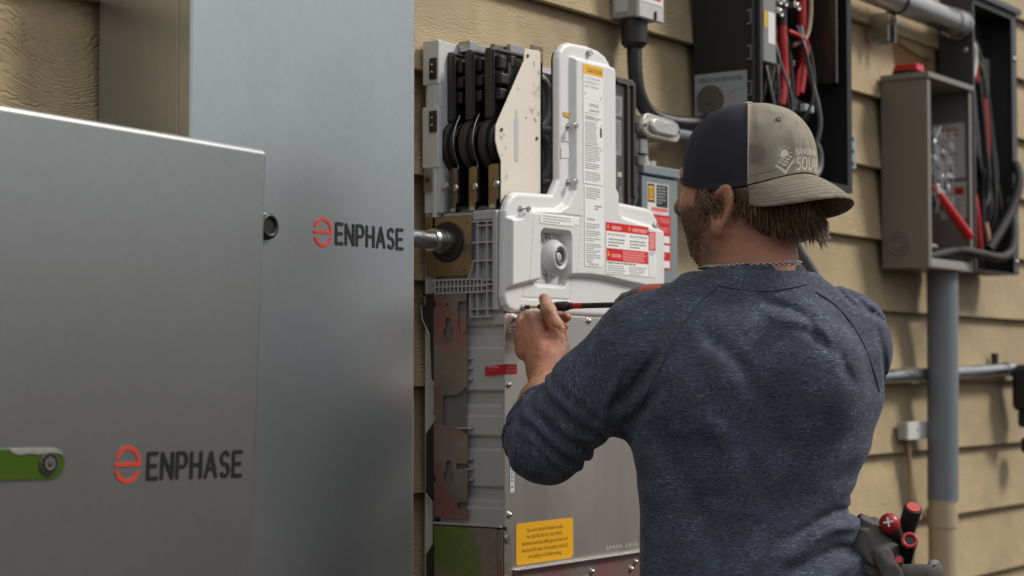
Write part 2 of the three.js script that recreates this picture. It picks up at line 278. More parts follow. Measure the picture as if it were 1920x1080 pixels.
const bat = onWall('wall_battery', 'open wall battery with its front cover off, being screwed together by the worker', 'battery', [2.685, 0.95, 0]);
{
  const Q = (n, g, m, l, p = bat) => part(n, g, m, p, l);
  // --- wall bracket in the gap behind it, with its bright cut edge ---
  const rail = [[0.0135, 1.53], [0.0135, 1.525], [0.022, 1.525], [0.022, 1.512], [0.014, 1.51], [0.016, 1.489], [0.031, 1.463], [0.035, 1.39], [0.043, 1.378], [0.044, 1.325], [0.024, 1.301], [0.024, 1.205], [0.039, 1.19], [0.039, 1.124], [0.025, 1.106], [0.025, 0.99]];
  const rb = Q('wall_bracket', slabX([...rail, [0.0485, 0.99], [0.0485, 1.53]].reverse(), 2.405, 2.407), mat(L(0.02, 0.02, 0.02), 0.6), 'black wall bracket with a bright bent edge');
  Q('bright_edge', merge(rail.slice(1).map((p, i) => cyl([2.4048, rail[i][1], rail[i][0]], [2.4048, p[1], p[0]], 0.0007, 0.0007, 6))), M.bolt, null, rb);
  Q('back_plate', span(2.415, 2.955, 0.96, 1.945, 0.0145, 0.036), M.plasticLight);
  // --- upper left: pale plastic end strip ---
  const strip = Q('end_strip', merge([
    span(2.403, 2.4149, 1.872, 1.946, 0.0165, 0.05, 0.003), span(2.405, 2.4148, 1.836, 1.872, 0.026, 0.05), span(2.403, 2.4149, 1.735, 1.836, 0.0165, 0.05, 0.002), span(2.406, 2.4147, 1.662, 1.735, 0.02, 0.052),
    slabZ([[2.404, 1.936], [2.407, 1.943], [2.414, 1.946], [2.56, 1.946], [2.56, 1.6], [2.404, 1.6]], 0.0365, 0.044, 0.0015)]), M.plasticLight);
  for (const y of [1.898, 1.811]) { const c = Q('connector', merge([span(2.3995, 2.4028, y - 0.0175, y + 0.0175, 0.033, 0.0475, 0.001)]), M.black, null, strip); for (const dy of [-0.006, 0.006]) Q('pin', new THREE.SphereGeometry(0.0024, 10, 8).translate(2.399, y + dy, 0.0395), M.brass, null, c); }
  Q('end_screw_plate', span(2.4005, 2.4028, 1.697, 1.733, 0.022, 0.038), M.galv, null, strip); Q('plate_hole', cyl([2.4006, 1.715, 0.03], [2.3998, 1.715, 0.03], 0.003), M.black, null, strip);
  // --- three black inverter slabs one in front of the other ---
  for (let i = 0; i < 3; i++) {
    const z0 = 0.0405 + 0.0395 * i, o = [[2.447, 1.931], [2.437, 1.929], [2.434, 1.921], [2.435, 1.815]];
    for (let k = 0; k <= 12; k++) { const a = (118 + (232 - 118) * k / 12) * Math.PI / 180; o.push([2.459 + 0.0435 * Math.cos(a), 1.774 + 0.0435 * Math.sin(a)]); }
    o.push([2.444, 1.728], [2.447, 1.66], [2.57, 1.66], [2.57, 1.931]);
    const s = Q('inverter_slab', slabZ(o.reverse(), z0, z0 + 0.014, 0.0025), M.blackBrown, ['rearmost black inverter slab', 'middle black inverter slab', 'front black inverter slab half covered by the cream plate'][i]);
    const f = z0 + 0.0138, bits = [];
    for (const [x0, x1, y0, y1, h] of [[2.443, 2.458, 1.893, 1.917, 0.017], [2.442, 2.466, 1.868, 1.888, 0.019], [2.441, 2.462, 1.842, 1.863, 0.018], [2.456, 2.468, 1.895, 1.916, 0.012], [2.462, 2.474, 1.866, 1.885, 0.012]]) bits.push(rbox(x1 - x0, y1 - y0, h, 0.0045, (x0 + x1) / 2, (y0 + y1) / 2, f + h / 2 - 0.003));
    Q('capacitor', merge(bits), M.black, null, s);
    Q('circuit_block', merge([span(2.474, 2.512, 1.852, 1.908, f - 0.001, f + 0.007, 0.001), span(2.48, 2.492, 1.903, 1.921, f - 0.001, f + 0.009, 0.002), span(2.497, 2.508, 1.906, 1.918, f - 0.001, f + 0.006, 0.001)]), mat(L(0.055, 0.055, 0.055), 0.5), null, s);
    Q('rim', merge([span(2.4375, 2.4405, 1.818, 1.926, f - 0.001, f + 0.004, 0.001), span(2.4405, 2.55, 1.924, 1.927, f - 0.001, f + 0.004, 0.001)]), M.blackBrown, null, s);
    // round cable boss below
    const boss = new THREE.TorusGeometry(0.031, 0.0085, 12, 36, Math.PI * 1.1).rotateZ(Math.PI * 0.45).translate(2.461, 1.773, f + 0.004); Q('cable_boss', merge([boss, new THREE.CylinderGeometry(0.03, 0.03, 0.012, 32).rotateX(Math.PI / 2).translate(2.461, 1.773, f + 0.003)]), M.black, null, s);
    if (i < 2) Q('metal_edge', tube([[2.442, 1.823, f + 0.0105], [2.429, 1.801, f + 0.0105], [2.4245, 1.781, f + 0.0105], [2.429, 1.757, f + 0.0105], [2.437, 1.742, f + 0.0105], [2.437, 1.728, f + 0.0105]], 0.0009, 40, 6), M.bolt, null, s);
    // galvanised tab with its button-head screws
    const zt = 0.0535 + 0.0395 * i, w = [0.016, 0.0165, 0.0195][i], ty = 1.6565 + (i === 2 ? 0.003 : 0.001);
    const tab = Q('metal_tab', merge([slabX([[zt, ty], [zt + w * 0.78, ty], [zt + w * 0.78, ty + 0.018], [zt + w, ty + 0.022], [zt + w, ty + 0.078], [zt + 0.004, ty + 0.078], [zt, ty + 0.074]], 2.4285, 2.4305, 0.0005), span(2.431, 2.436, ty + 0.02, ty + 0.077, zt + w - 0.002, zt + w)]), brownZinc);
    Q('button_screw', new THREE.SphereGeometry(0.0068, 16, 10).scale(0.55, 1, 1).translate(2.4275, ty + 0.045, zt + w * 0.8), M.bolt, null, tab);
    Q('hex_screw', merge([cyl([2.4285, ty + 0.007, zt + w * 0.45], [2.4235, ty + 0.007, zt + w * 0.45], 0.005, 0.0042, 6), cyl([2.4284, ty + 0.007, zt + w * 0.45], [2.4268, ty + 0.007, zt + w * 0.45], 0.0062, 0.0062, 16)]), M.bolt, null, tab);
  }
  Q('black_shelf', merge([span(2.4335, 2.57, 1.667, 1.672, 0.06, 0.158), span(2.45, 2.57, 1.60, 1.6669, 0.05, 0.15)]), M.rubber);
  Q('wavy_gasket', tube([[2.424, 1.652, 0.036], [2.423, 1.66, 0.05], [2.424, 1.657, 0.07], [2.423, 1.662, 0.088], [2.424, 1.659, 0.108], [2.423, 1.665, 0.126], [2.424, 1.659, 0.146], [2.424, 1.662, 0.168]], 0.0045, 60, 8), mat(L(0.08, 0.075, 0.075), 0.5));
  Q('clip_stud', cyl([2.416, 1.706, 0.056], [2.4085, 1.706, 0.056], 0.006, 0.006, 16), M.plasticGrey);
  // --- cream steel plate over the front slab ---
  const cp = Q('cream_plate', metreUV(slabZ([[2.496, 1.933], [2.494, 1.912], [2.4152, 1.797], [2.4145, 1.772], [2.421, 1.756], [2.43, 1.741], [2.4295, 1.672], [2.54, 1.672], [2.54, 1.934], [2.535, 1.935]].reverse(), 0.155, 0.157, 0.0005)), creamSteel, 'stained cream metal plate with a diagonal edge');
  Q('folded_edge', span(2.541, 2.543, 1.672, 1.934, 0.118, 0.156), creamSteel, null, cp);
  for (const [x, y] of [[2.504, 1.922], [2.43, 1.792], [2.53, 1.788], [2.528, 1.69]]) Q('plate_screw', new THREE.CylinderGeometry(0.0028, 0.0032, 0.002, 10).rotateX(Math.PI / 2).translate(x, y, 0.158), mat(L(0.2, 0.17, 0.13), 0.35, 1), null, cp);
  label('torn_sticker_residue', cp, 2.4665, 2.4775, 1.745, 1.83, 0.1572, mat(L(0.5, 0.52, 0.54), 0.5), null, [[2.467, 1.745], [2.478, 1.745], [2.4775, 1.79], [2.478, 1.812], [2.474, 1.818], [2.476, 1.826], [2.471, 1.83], [2.47, 1.818], [2.4665, 1.812]]).position.set(0, 0, 0);
  Q('brown_bracket', merge([span(2.555, 2.6, 1.905, 1.938, 0.075, 0.09, 0.002), span(2.68, 2.715, 1.945, 1.978, 0.04, 0.044, 0.001), span(2.56, 2.64, 1.938, 1.962, 0.04, 0.05, 0.002)]), brownZinc);
  Q('galvanised_clip', merge([span(2.463, 2.485, 1.932, 1.951, 0.045, 0.07, 0.002), span(2.489, 2.53, 1.934, 1.950, 0.052, 0.06, 0.001), span(2.59, 2.635, 1.945, 1.964, 0.052, 0.062, 0.001)]), M.galv);
  // --- dark well between plate and cover, with grey cable loops ---
  Q('cable_well', span(2.548, 2.74, 1.62, 1.925, 0.05, 0.07), M.black);
  for (const [cy, rr] of [[1.86, 0.042], [1.767, 0.036]]) Q('grey_cable', new THREE.TorusGeometry(rr, 0.0075, 12, 36, Math.PI * 1.1).rotateZ(-Math.PI * 0.55).scale(0.75, 1, 1).translate(2.6, cy, 0.115), M.plasticGrey);
  for (const y of [1.812, 1.722]) Q('standoff', cyl([2.575, y, 0.1], [2.62, y, 0.135], 0.007, 0.007, 16), M.plasticGrey);
  Q('black_frame', merge([span(2.56, 2.566, 1.66, 1.92, 0.09, 0.145, 0.001), slabZ(roundRect(2.566, 2.64, 1.79, 1.91, 0.025), 0.085, 0.095, 0.002), slabZ(roundRect(2.566, 2.64, 1.68, 1.78, 0.025), 0.085, 0.095, 0.002)]), M.rubber);
  // --- right-hand slab with printed labels ---
  const rs = Q('labelled_slab', merge([slabZ([[2.74, 1.937], [2.903, 1.937], [2.913, 1.930], [2.915, 1.79], [2.926, 1.757], [2.918, 1.735], [2.905, 1.705], [2.905, 1.66], [2.74, 1.66]].reverse(), 0.088, 0.116, 0.003), span(2.82, 2.828, 1.68, 1.925, 0.115, 0.122, 0.002), span(2.873, 2.88, 1.70, 1.925, 0.115, 0.122, 0.002), span(2.895, 2.902, 1.72, 1.925, 0.115, 0.121, 0.002), span(2.84, 2.902, 1.923, 1.929, 0.115, 0.121, 0.002)]), mat(L(0.045, 0.037, 0.034), 0.45), 'dark brown inverter slab with printed labels');
  Q('slab_label', span(2.834, 2.867, 1.69, 1.905, 0.1162, 0.1166), print((c, w, h) => { c.fillStyle = '#4a4a48'; c.fillRect(0, 0, w, h); c.fillStyle = '#8b8d8c'; c.fillRect(w * 0.1, h * 0.02, w * 0.75, h * 0.17); c.fillRect(w * 0.05, h * 0.22, w * 0.7, h * 0.3); lines(c, w * 0.2, h * 0.05, w * 0.5, 6, h * 0.02, '#5d5d5b', 3); lines(c, w * 0.15, h * 0.25, w * 0.5, 12, h * 0.02, '#5d5d5b', 4); c.fillStyle = '#b9b9b4'; for (let i = 0; i < 16; i++) c.fillRect(w * (0.05 + 0.02 * (i % 3)), h * (0.5 + i * 0.017), w * 0.16, h * 0.011); c.fillRect(w * 0.4, h * 0.66, w * 0.4, h * 0.04); c.save(); c.translate(w * 0.62, h * 0.97); c.rotate(-Math.PI / 2); lines(c, 0, 0, h * 0.22, 2, w * 0.13, '#a9a9a5', 8); c.restore(); }, 64, 384), null, rs);
  for (const y of [1.8, 1.74]) Q('slab_latch', rbox(0.012, 0.02, 0.012, 0.003, 2.906, y + 0.05, 0.118), M.blackBrown, null, rs);
  Q('black_cable', tube([[2.925, 1.75, 0.1], [2.912, 1.725, 0.115], [2.892, 1.70, 0.12], [2.88, 1.66, 0.12]], 0.004, 24, 8), M.rubber, null, rs);

  // --- left flank: conduit plate ---
  const kp = Q('conduit_plate', slabX([[0.022, 1.655], [0.117, 1.6545], [0.117, 1.571], [0.11, 1.5575], [0.024, 1.557]].reverse(), 2.404, 2.4065, 0.0005), brownZinc, 'brown galvanised plate with conduit hole');
  Q('rubber_washer', cyl([2.4038, 1.6125, 0.068], [2.4, 1.6125, 0.068], 0.0335, 0.0325, 40), M.rubber, null, kp);
  for (const [z, y] of [[0.03, 1.643], [0.108, 1.643], [0.03, 1.566], [0.103, 1.567], [0.072, 1.5655]]) Q('rivet', cyl([2.404, y, z], [2.4025, y, z], 0.0026, 0.002, 10), mat(L(0.25, 0.21, 0.15), 0.4, 1), null, kp);
  // --- ribbed grey moulding ---
  const rib = []; const RX0 = 2.404, RX1 = 2.4162, rz = (z, y0, y1, t = 0.0022) => rib.push(span(RX0, RX1, y0, y1, z - t / 2, z + t / 2)), ry = (y, z0, z1, t = 0.0022, x0 = RX0 - 0.0004) => rib.push(span(x0, RX1, y - t / 2, y + t / 2, z0, z1));
  rz(0.128, 1.49, 1.645); rz(0.147, 1.49, 1.645); ry(1.6435, 0.117, 0.158); ry(1.6365, 0.128, 0.158); ry(1.6095, 0.117, 0.158); ry(1.58, 0.119, 0.158); ry(1.549, 0.122, 0.158); ry(1.542, 0.122, 0.158); ry(1.531, 0.112, 0.158); ry(1.503, 0.116, 0.156); ry(1.4905, 0.113, 0.156);
  rz(0.114, 1.491, 1.53); rib.push(slabX([[0.109, 1.553], [0.119, 1.58], [0.121, 1.58], [0.111, 1.553]].reverse(), RX0 + 0.0003, RX1));
  const mould = Q('ribbed_moulding', merge([span(2.4164, 2.43, 1.475, 1.66, 0.05, 0.165), span(2.4075, 2.418, 1.646, 1.661, 0.117, 0.168, 0.002), span(2.402, 2.42, 1.5, 1.66, 0.158, 0.168, 0.003)]), M.plasticGrey);
  Q('rib', merge(rib), M.plasticGrey, null, mould);
  const comb = [span(2.4005, 2.4158, 1.5495, 1.552, 0.046, 0.139), span(2.4005, 2.4158, 1.5385, 1.5405, 0.044, 0.146), span(2.4005, 2.4158, 1.5285, 1.5305, 0.045, 0.14)];
  for (let i = 0; i <= 12; i++) { const z = 0.045 + i * 0.0078; comb.push(span(2.4009, 2.4157, 1.5406, 1.5494, z - 0.0009, z + 0.0009), span(2.4009, 2.4157, 1.5306, 1.5384, z - 0.0009, z + 0.0009)); }
  Q('cable_comb', merge(comb), M.plasticGrey, 'grey two-row cable comb', mould);
  Q('comb_peg', merge([rbox(0.012, 0.012, 0.012, 0.004, 2.41, 1.547, 0.04), span(2.4158, 2.4168, 1.525, 1.556, 0.042, 0.142)]), M.plasticGrey, null, mould);
  // --- module flank: stepped grey casting ---
  const ys = [[1.495, 0], [1.478, 0], [1.474, 0.006], [1.46, 0.006], [1.456, 0], [1.4425, 0], [1.439, -0.003], [1.374, -0.003], [1.368, 0.004], [1.351, 0.005], [1.346, 0.001], [1.334, 0.001], [1.33, -0.002], [1.302, -0.002], [1.296, 0.005], [1.281, 0.005], [1.276, 0], [1.221, 0], [1.216, 0.006], [1.2, 0.006], [1.195, 0], [1.188, 0], [1.184, -0.003], [1.16, -0.003], [1.158, -0.001]];
  const flank = [[2.44, 1.495], ...ys.map(([y, d]) => [2.4135 + d, y]), [2.44, 1.158]];
  const fl = Q('module_flank', slabZ(flank, 0.05, 0.1775), M.plasticGrey, 'grey cast side of the battery module with stepped ridges');
  const tabs = []; for (const y of [1.424, 1.408, 1.3905, 1.263, 1.2465, 1.2295]) tabs.push(span(2.4045, 2.414, y - 0.001, y + 0.001, 0.106, 0.117)); tabs.push(span(2.402, 2.414, 1.311, 1.313, 0.062, 0.117), span(2.402, 2.418, 1.157, 1.1602, 0.042, 0.176)); tabs.forEach((t) => Q('flange', t, M.plasticGrey, null, fl));
  // --- zinc brackets with keyholes ---
  const key = (z, y) => { const o = []; for (let i = 0; i <= 14; i++) { const a = (60 - i * (300 / 14)) * Math.PI / 180; o.push([z + 0.0105 * Math.cos(a), y + 0.0115 * Math.sin(a)]); } o.push([z - 0.0058, y + 0.022], [z - 0.003, y + 0.026], [z + 0.003, y + 0.026], [z + 0.0058, y + 0.022]); return o; };
  const zb = Q('zinc_bracket', metreUV(slabX([[0.042, 1.532], [0.108, 1.53], [0.108, 1.516], [0.092, 1.515], [0.092, 1.497], [0.0945, 1.464], [0.11, 1.464], [0.11, 1.379], [0.091, 1.365], [0.062, 1.364], [0.06, 1.316], [0.091, 1.312], [0.111, 1.301], [0.111, 1.256], [0.089, 1.255], [0.089, 1.247], [0.107, 1.246], [0.111, 1.242], [0.111, 1.194], [0.091, 1.193], [0.091, 1.183], [0.112, 1.184], [0.112, 1.168], [0.044, 1.167], [0.043, 1.222], [0.0475, 1.226], [0.0475, 1.233], [0.043, 1.237], [0.0425, 1.318], [0.047, 1.322], [0.047, 1.33], [0.0425, 1.334], [0.042, 1.506], [0.0465, 1.509], [0.0465, 1.515], [0.042, 1.518]].reverse(), 2.4015, 2.4038, 0.0004, [circle(0.07, 1.511, 0.0032, 14), key(0.0715, 1.4635), key(0.0735, 1.2335)])), zinc, 'zinc bracket with keyholes and rainbow tarnish');
  Q('spring_latch', metreUV(merge([slabX([[0.0955, 1.498], [0.11, 1.499], [0.1095, 1.468], [0.104, 1.462], [0.097, 1.463]].reverse(), 2.3995, 2.4012, 0.0004), span(2.4, 2.405, 1.497, 1.5, 0.096, 0.109)])), zinc, null, zb);
  Q('backing', span(2.407, 2.4085, 1.17, 1.53, 0.05, 0.104), mat(L(0.16, 0.16, 0.155), 0.6), null, zb);
  Q('zinc_foot', metreUV(span(2.402, 2.4055, 0.95, 1.1545, 0.0435, 0.1685, 0.001), 1, 0.13, 0.12), zinc, 'zinc lower flank with rainbow tarnish');
  Q('foot_flange', metreUV(merge([span(2.403, 2.4055, 0.95, 1.153, 0.169, 0.1785), slabZ([[2.406, 1.152], [2.4125, 1.152], [2.428, 1.115], [2.428, 0.95], [2.406, 0.95]].reverse(), 0.1786, 0.1806)])), zinc);
  for (const y of [1.138, 1.075]) Q('foot_screw', merge([new THREE.CylinderGeometry(0.006, 0.006, 0.0015, 16).rotateX(Math.PI / 2).translate(2.4135, y, 0.1815), new THREE.CylinderGeometry(0.0024, 0.0024, 0.0008, 10).rotateX(Math.PI / 2).translate(2.4135, y, 0.1826)]), M.galv);
  // --- brushed steel module front ---
  Q('module_body', span(2.4235, 2.95, 0.97, 1.49, 0.045, 0.1768), M.plasticGrey);
  const sf = Q('steel_front', metreUV(slabZ([[2.408, 1.158], [2.408, 1.489], [2.414, 1.495], [2.945, 1.495], [2.95, 1.49], [2.95, 1.0895], [2.4275, 1.0895], [2.4275, 1.117], [2.4125, 1.158]].reverse(), 0.1778, 0.18, 0.0006), 2), M.steel, 'brushed steel front of the battery module');
  Q('bottom_lip', span(2.43, 2.952, 1.0868, 1.0892, 0.1775, 0.1885, 0.0008), M.bolt);
  Q('lower_zinc_front', metreUV(span(2.4285, 2.95, 0.955, 1.0865, 0.1765, 0.1795), 1, 0.4, 0.3), zinc);
  for (const [x, y] of [[2.434, 1.4885], [2.651, 1.4885], [2.4175, 1.382], [2.4195, 1.176], [2.66, 1.066], [2.80, 1.071], [2.785, 1.06], [2.645, 1.055], [2.52, 1.055]]) Q('steel_screw', merge([new THREE.SphereGeometry(0.0046, 14, 8, 0, Math.PI * 2, 0, Math.PI / 2).rotateX(Math.PI / 2).translate(x, y, 0.1806), new THREE.CylinderGeometry(0.0058, 0.0058, 0.0012, 16).rotateX(Math.PI / 2).translate(x, y, 0.1806)]), M.bolt);
  label('yellow_label', bat, 2.438, 2.602, 1.0945, 1.1605, 0.1803, print((c, w, h) => {
    c.fillStyle = '#e8aa0c'; c.fillRect(0, 0, w, h); c.fillStyle = '#5a430a'; c.textAlign = 'center'; c.font = 'bold 26px sans-serif';
    ['This unit contains Module model', 'No. EHE-002 Rev 02 / 052110B-01.', 'Minimum Room Size (MRS) greater than 3 m\u00b3', 'based on 25% Lower Flammability Limit (LFL)', 'according to UL 9540A testing.'].forEach((t, i) => { c.save(); c.translate(w / 2, 58 + i * 41); c.scale(i > 1 && i < 4 ? 0.74 : 0.8, 1.2); c.fillText(t, 0, 0); c.restore(); });
  }, 512, 256), 'yellow module notice', [[2.441, 1.0945], [2.596, 1.0945], [2.602, 1.1], [2.602, 1.157], [2.599, 1.1605], [2.4415, 1.1605], [2.438, 1.157], [2.438, 1.0975]]);
  label('white_code_sticker', bat, 2.4205, 2.466, 1.4645, 1.4765, 0.1803, print((c, w, h) => { c.fillStyle = '#d9dbda'; c.fillRect(0, 0, w, h); lines(c, 12, 10, w - 20, 2, 24, '#4a5a68', 5, 14); }, 192, 64));
  label('white_strip_sticker', bat, 2.4215, 2.433, 1.211, 1.33, 0.1803, print((c, w, h) => { c.fillStyle = '#c9cdd2'; c.fillRect(0, 0, w, h); c.save(); c.translate(w * 0.25, h * 0.86); c.rotate(-Math.PI / 2); lines(c, 0, 0, h * 0.8, 2, 11, '#5d6874', 6, 6); c.restore(); c.fillStyle = '#333'; c.fillRect(w * 0.3, h * 0.91, w * 0.3, h * 0.03); }, 32, 256));
  const redPrint = print((c, w, h) => { c.fillStyle = '#b8101a'; c.fillRect(0, 0, w, h); c.fillStyle = '#e9a6a6'; c.font = 'bold 15px sans-serif'; c.fillText('\u25b2 WARNING', 12, 22); c.fillText('\u25b2 DANGER', w * 0.62, 22); lines(c, 14, 32, w * 0.42, 1, 8, '#d87777', 9, 4); lines(c, w * 0.6, 32, w * 0.35, 2, 9, '#d87777', 10, 4); }, 256, 64);
  const tg = label('red_warning_tag', bat, 2.4085, 2.44, 1.3985, 1.4145, 0.1806, redPrint, 'small red warning tag folded round the corner'); tg.geometry = merge([span(2.4085, 2.44, 1.3985, 1.4145, 0.1805, 0.181), slabX([[0.1415, 1.3965], [0.1805, 1.3985], [0.1805, 1.4145], [0.1415, 1.4105]].reverse(), 2.4075, 2.408)]);
  { const p = tg.geometry.attributes.position, uv = tg.geometry.attributes.uv; for (let i = 0; i < p.count; i++) { const s = p.getZ(i) < 0.1803 ? (p.getZ(i) - 0.1415) / 0.071 : (0.039 + p.getX(i) - 2.4085) / 0.071; uv.setXY(i, s, (p.getY(i) - 1.3975) / 0.0165); } }
  // handwriting in pale marker near the bottom of the steel
  const scrawl = []; const r = rng(77); for (let i = 0; i < 10; i++) if (i !== 5) { const x = 2.706 + i * 0.0105, y = 1.0985 + r() * 0.001; scrawl.push(ribbon([[x, y + 0.003 * r()], [x + 0.002, y + 0.006], [x + 0.004, y + 0.001], [x + 0.006, y + 0.005 * r()]], 0.0012, 0.0002).translate(0, 0, 0.1803)); } Q('marker_writing', merge(scrawl), mat(L(0.55, 0.55, 0.53), 0.6), 'faint pale marker writing');

  // --- white moulded wiring cover (raised body, notches for the screws, socket pocket, scooped lower edge) ---
  const outer = [[2.408, 1.658], [2.416, 1.673], [2.427, 1.685], [2.442, 1.691], [2.541, 1.695], [2.56, 1.722], [2.56, 1.924], [2.564, 1.936], [2.576, 1.948], [2.595, 1.955], [2.65, 1.957], [2.685, 1.954], [2.708, 1.947], [2.721, 1.936], [2.726, 1.92], [2.726, 1.721], [2.753, 1.697], [2.846, 1.694], [2.866, 1.687], [2.879, 1.675], [2.886, 1.66], [2.888, 1.64], [2.888, 1.497], [2.433, 1.497], [2.418, 1.501], [2.409, 1.508], [2.405, 1.522]];
  const inner = [[2.411, 1.646], [2.438, 1.6495], [2.452, 1.663], [2.547, 1.669], [2.572, 1.68], [2.594, 1.706], [2.594, 1.929], [2.735, 1.929], [2.735, 1.721], [2.732, 1.68], [2.745, 1.671], [2.83, 1.662], [2.90, 1.655], [2.90, 1.548], [2.82, 1.5525], [2.76, 1.5565], [2.694, 1.5625], [2.64, 1.564], [2.595, 1.5625], [2.54, 1.5575], [2.488, 1.55], [2.447, 1.543], [2.4105, 1.536]];
  const sdPoly = (pts) => (x, y) => { let d = 1e9, s = 1; for (let i = 0, j = pts.length - 1; i < pts.length; j = i++) { const ex = pts[j][0] - pts[i][0], ey = pts[j][1] - pts[i][1], wx = x - pts[i][0], wy = y - pts[i][1], t = clamp((wx * ex + wy * ey) / (ex * ex + ey * ey)), bx = wx - ex * t, by = wy - ey * t; d = Math.min(d, bx * bx + by * by); const c1 = y >= pts[i][1], c2 = y < pts[j][1], c3 = ex * wy > ey * wx; if ((c1 && c2 && c3) || (!c1 && !c2 && !c3)) s = -s; } return s * Math.sqrt(d); };
  const dO = sdPoly(outer), dI = sdPoly(inner), dP = sdPoly(roundRect(2.493, 2.581, 1.543, 1.634, 0.01)), dL = sdPoly([[2.47, 1.66], [2.61, 1.6615], [2.592, 1.522], [2.456, 1.521]]);
  const ZB = 0.1745, ZF = 0.181, ZR = 0.192;
  const height = (x, y) => {
    const d = -dO(x, y), k = clamp(d / 0.008), edge = Math.sqrt(1 - (1 - k) * (1 - k)); let z = ZB + (ZF - ZB) * edge;
    z += (ZR - ZF) * smooth(-0.0035, 0.0045, -dI(x, y)) * smooth(0.0, 0.006, d);
    if (y < 1.56 && x > 2.4) z += 0.005 * smooth(-0.001, 0.004, dI(x, y)) * smooth(1.512, 1.53, y) * 0; // scoop stays at flange level
    z -= 0.02 * smooth(-0.002, 0.0025, -dP(x, y)); const l = Math.abs(dL(x, y)); z -= 0.0014 * (1 - smooth(0.0006, 0.0017, l)) * (dP(x, y) > 0.004 ? 1 : 0); return z;
  };
  const c = 0.00155, nx = Math.ceil(0.5 / c), ny = Math.ceil(0.475 / c), X0 = 2.396, Y0 = 1.49, pos = [], idx = [], id = new Int32Array(nx * ny).fill(-1), dd = new Float32Array(nx * ny);
  for (let j = 0; j < ny; j++) for (let i = 0; i < nx; i++) dd[j * nx + i] = -dO(X0 + i * c, Y0 + j * c);
  const vert = (i, j) => { const k = j * nx + i; if (id[k] >= 0) return id[k]; let x = X0 + i * c, y = Y0 + j * c; if (dd[k] < 0) { const e = 1e-4, gx = (dO(x + e, y) - dO(x - e, y)) / (2 * e), gy = (dO(x, y + e) - dO(x, y - e)) / (2 * e); x += gx * dd[k]; y += gy * dd[k]; } id[k] = pos.length / 3; pos.push(x, y, height(x, y)); return id[k]; };
  for (let j = 0; j < ny - 1; j++) for (let i = 0; i < nx - 1; i++) { const q = [[i, j], [i + 1, j], [i + 1, j + 1], [i, j + 1]], ds = q.map(([a, b]) => dd[b * nx + a]); if (Math.max(...ds) <= 0 || Math.min(...ds) < -c * 1.45) continue; const [a, b, e, f] = q.map(([s, t]) => vert(s, t)); idx.push(a, b, e, a, e, f); }
  const hf = new THREE.BufferGeometry(); hf.setAttribute('position', new THREE.Float32BufferAttribute(pos, 3)); hf.setIndex(idx); hf.computeVertexNormals(); hf.setAttribute('uv', new THREE.Float32BufferAttribute(pos.filter((_, i) => i % 3 < 2), 2));
  const hole = roundRect(2.497, 2.577, 1.547, 1.63, 0.008).reverse();
  const cov = Q('wiring_cover', merge([hf, slabZ(outer.slice().reverse(), 0.1695, 0.1747, 0, [hole])]), M.coverWhite, 'white moulded wiring cover');
  Q('seal_strip', slabZ(outer.map(([x, y]) => [mix(x, 2.64, 0.012), mix(y, 1.68, 0.012)]).reverse(), 0.165, 0.1695, 0, [hole]), M.rubber, null, cov);
  // socket in the pocket
  const sx = 2.551, sy = 1.591, SB = 0.1735, sp = Q('socket_plate', slabZ(roundRect(2.503, 2.5775, 1.5475, 1.6295, 0.008), 0.1705, SB, 0.0008), M.plasticLight, null, cov);
  const prof = [[0.0, 0.1595], [0.015, 0.1595], [0.0155, 0.164], [0.0185, 0.1665], [0.0215, 0.165], [0.0265, 0.159], [0.0305, 0.153], [0.0325, 0.148]].reverse().map(([r2, z]) => new THREE.Vector2(r2, z - 0.148));
  const sock = Q('round_socket', new THREE.LatheGeometry(prof, 40).rotateX(Math.PI / 2).translate(sx, sy, SB), M.plasticLight, 'round grey socket', cov);
  Q('socket_ring', new THREE.TorusGeometry(0.0125, 0.003, 10, 36).translate(sx, sy, SB + 0.0125), mat(L(0.06, 0.06, 0.06), 0.4), null, sock); Q('socket_core', new THREE.SphereGeometry(0.0085, 20, 12).scale(1, 1, 0.4).translate(sx, sy, SB + 0.0125), M.plasticGrey, null, sock);
  for (const [x, y] of [[2.545, 1.6255], [2.545, 1.5535], [2.526, 1.618], [2.526, 1.566]]) Q('socket_screw', new THREE.CylinderGeometry(0.0027, 0.003, 0.004, 10).rotateX(Math.PI / 2).translate(x, y, SB + 0.001), M.bolt, null, sock);
  Q('retaining_wire', merge([tube([[2.526, 1.618, SB + 0.002], [2.53, 1.623, SB + 0.003], [2.534, 1.629, SB + 0.001]], 0.0009, 12, 6), tube([[2.526, 1.566, SB + 0.002], [2.53, 1.559, SB + 0.003], [2.536, 1.549, SB + 0.001]], 0.0009, 12, 6)]), M.rubber, null, sock);
  // long cover screws, half driven
  for (const [x, y, len] of [[2.448, 1.6635, 0.016], [2.586, 1.812, 0.017], [2.586, 1.7185, 0.016], [2.65, 1.9445, 0.004], [2.866, 1.664, 0.004], [2.455, 1.5055, 0.003], [2.577, 1.5095, 0.004]]) {
    const s = part('cover_screw', merge([cyl([x, y, 0.1805], [x, y, 0.1812 + len], 0.0021, 0.0021, 10), cyl([x, y, 0.1809], [x, y, 0.1822], 0.006, 0.0058, 18)]), M.galv, cov);
    part('screw_head', merge([cyl([x, y, 0.1812 + len], [x, y, 0.1845 + len], 0.0048, 0.0042, 6), cyl([x, y, 0.1805 + len], [x, y, 0.1817 + len], 0.006, 0.006, 16)]), M.bolt, s);
  }
  // labels
  const cover = (n, x0, x1, y0, y1, draw, w, h, t, pts) => { const m = label(n, cov, x0, x1, y0, y1, ZR + 0.0004, print(draw, w, h), t, pts); return m; };
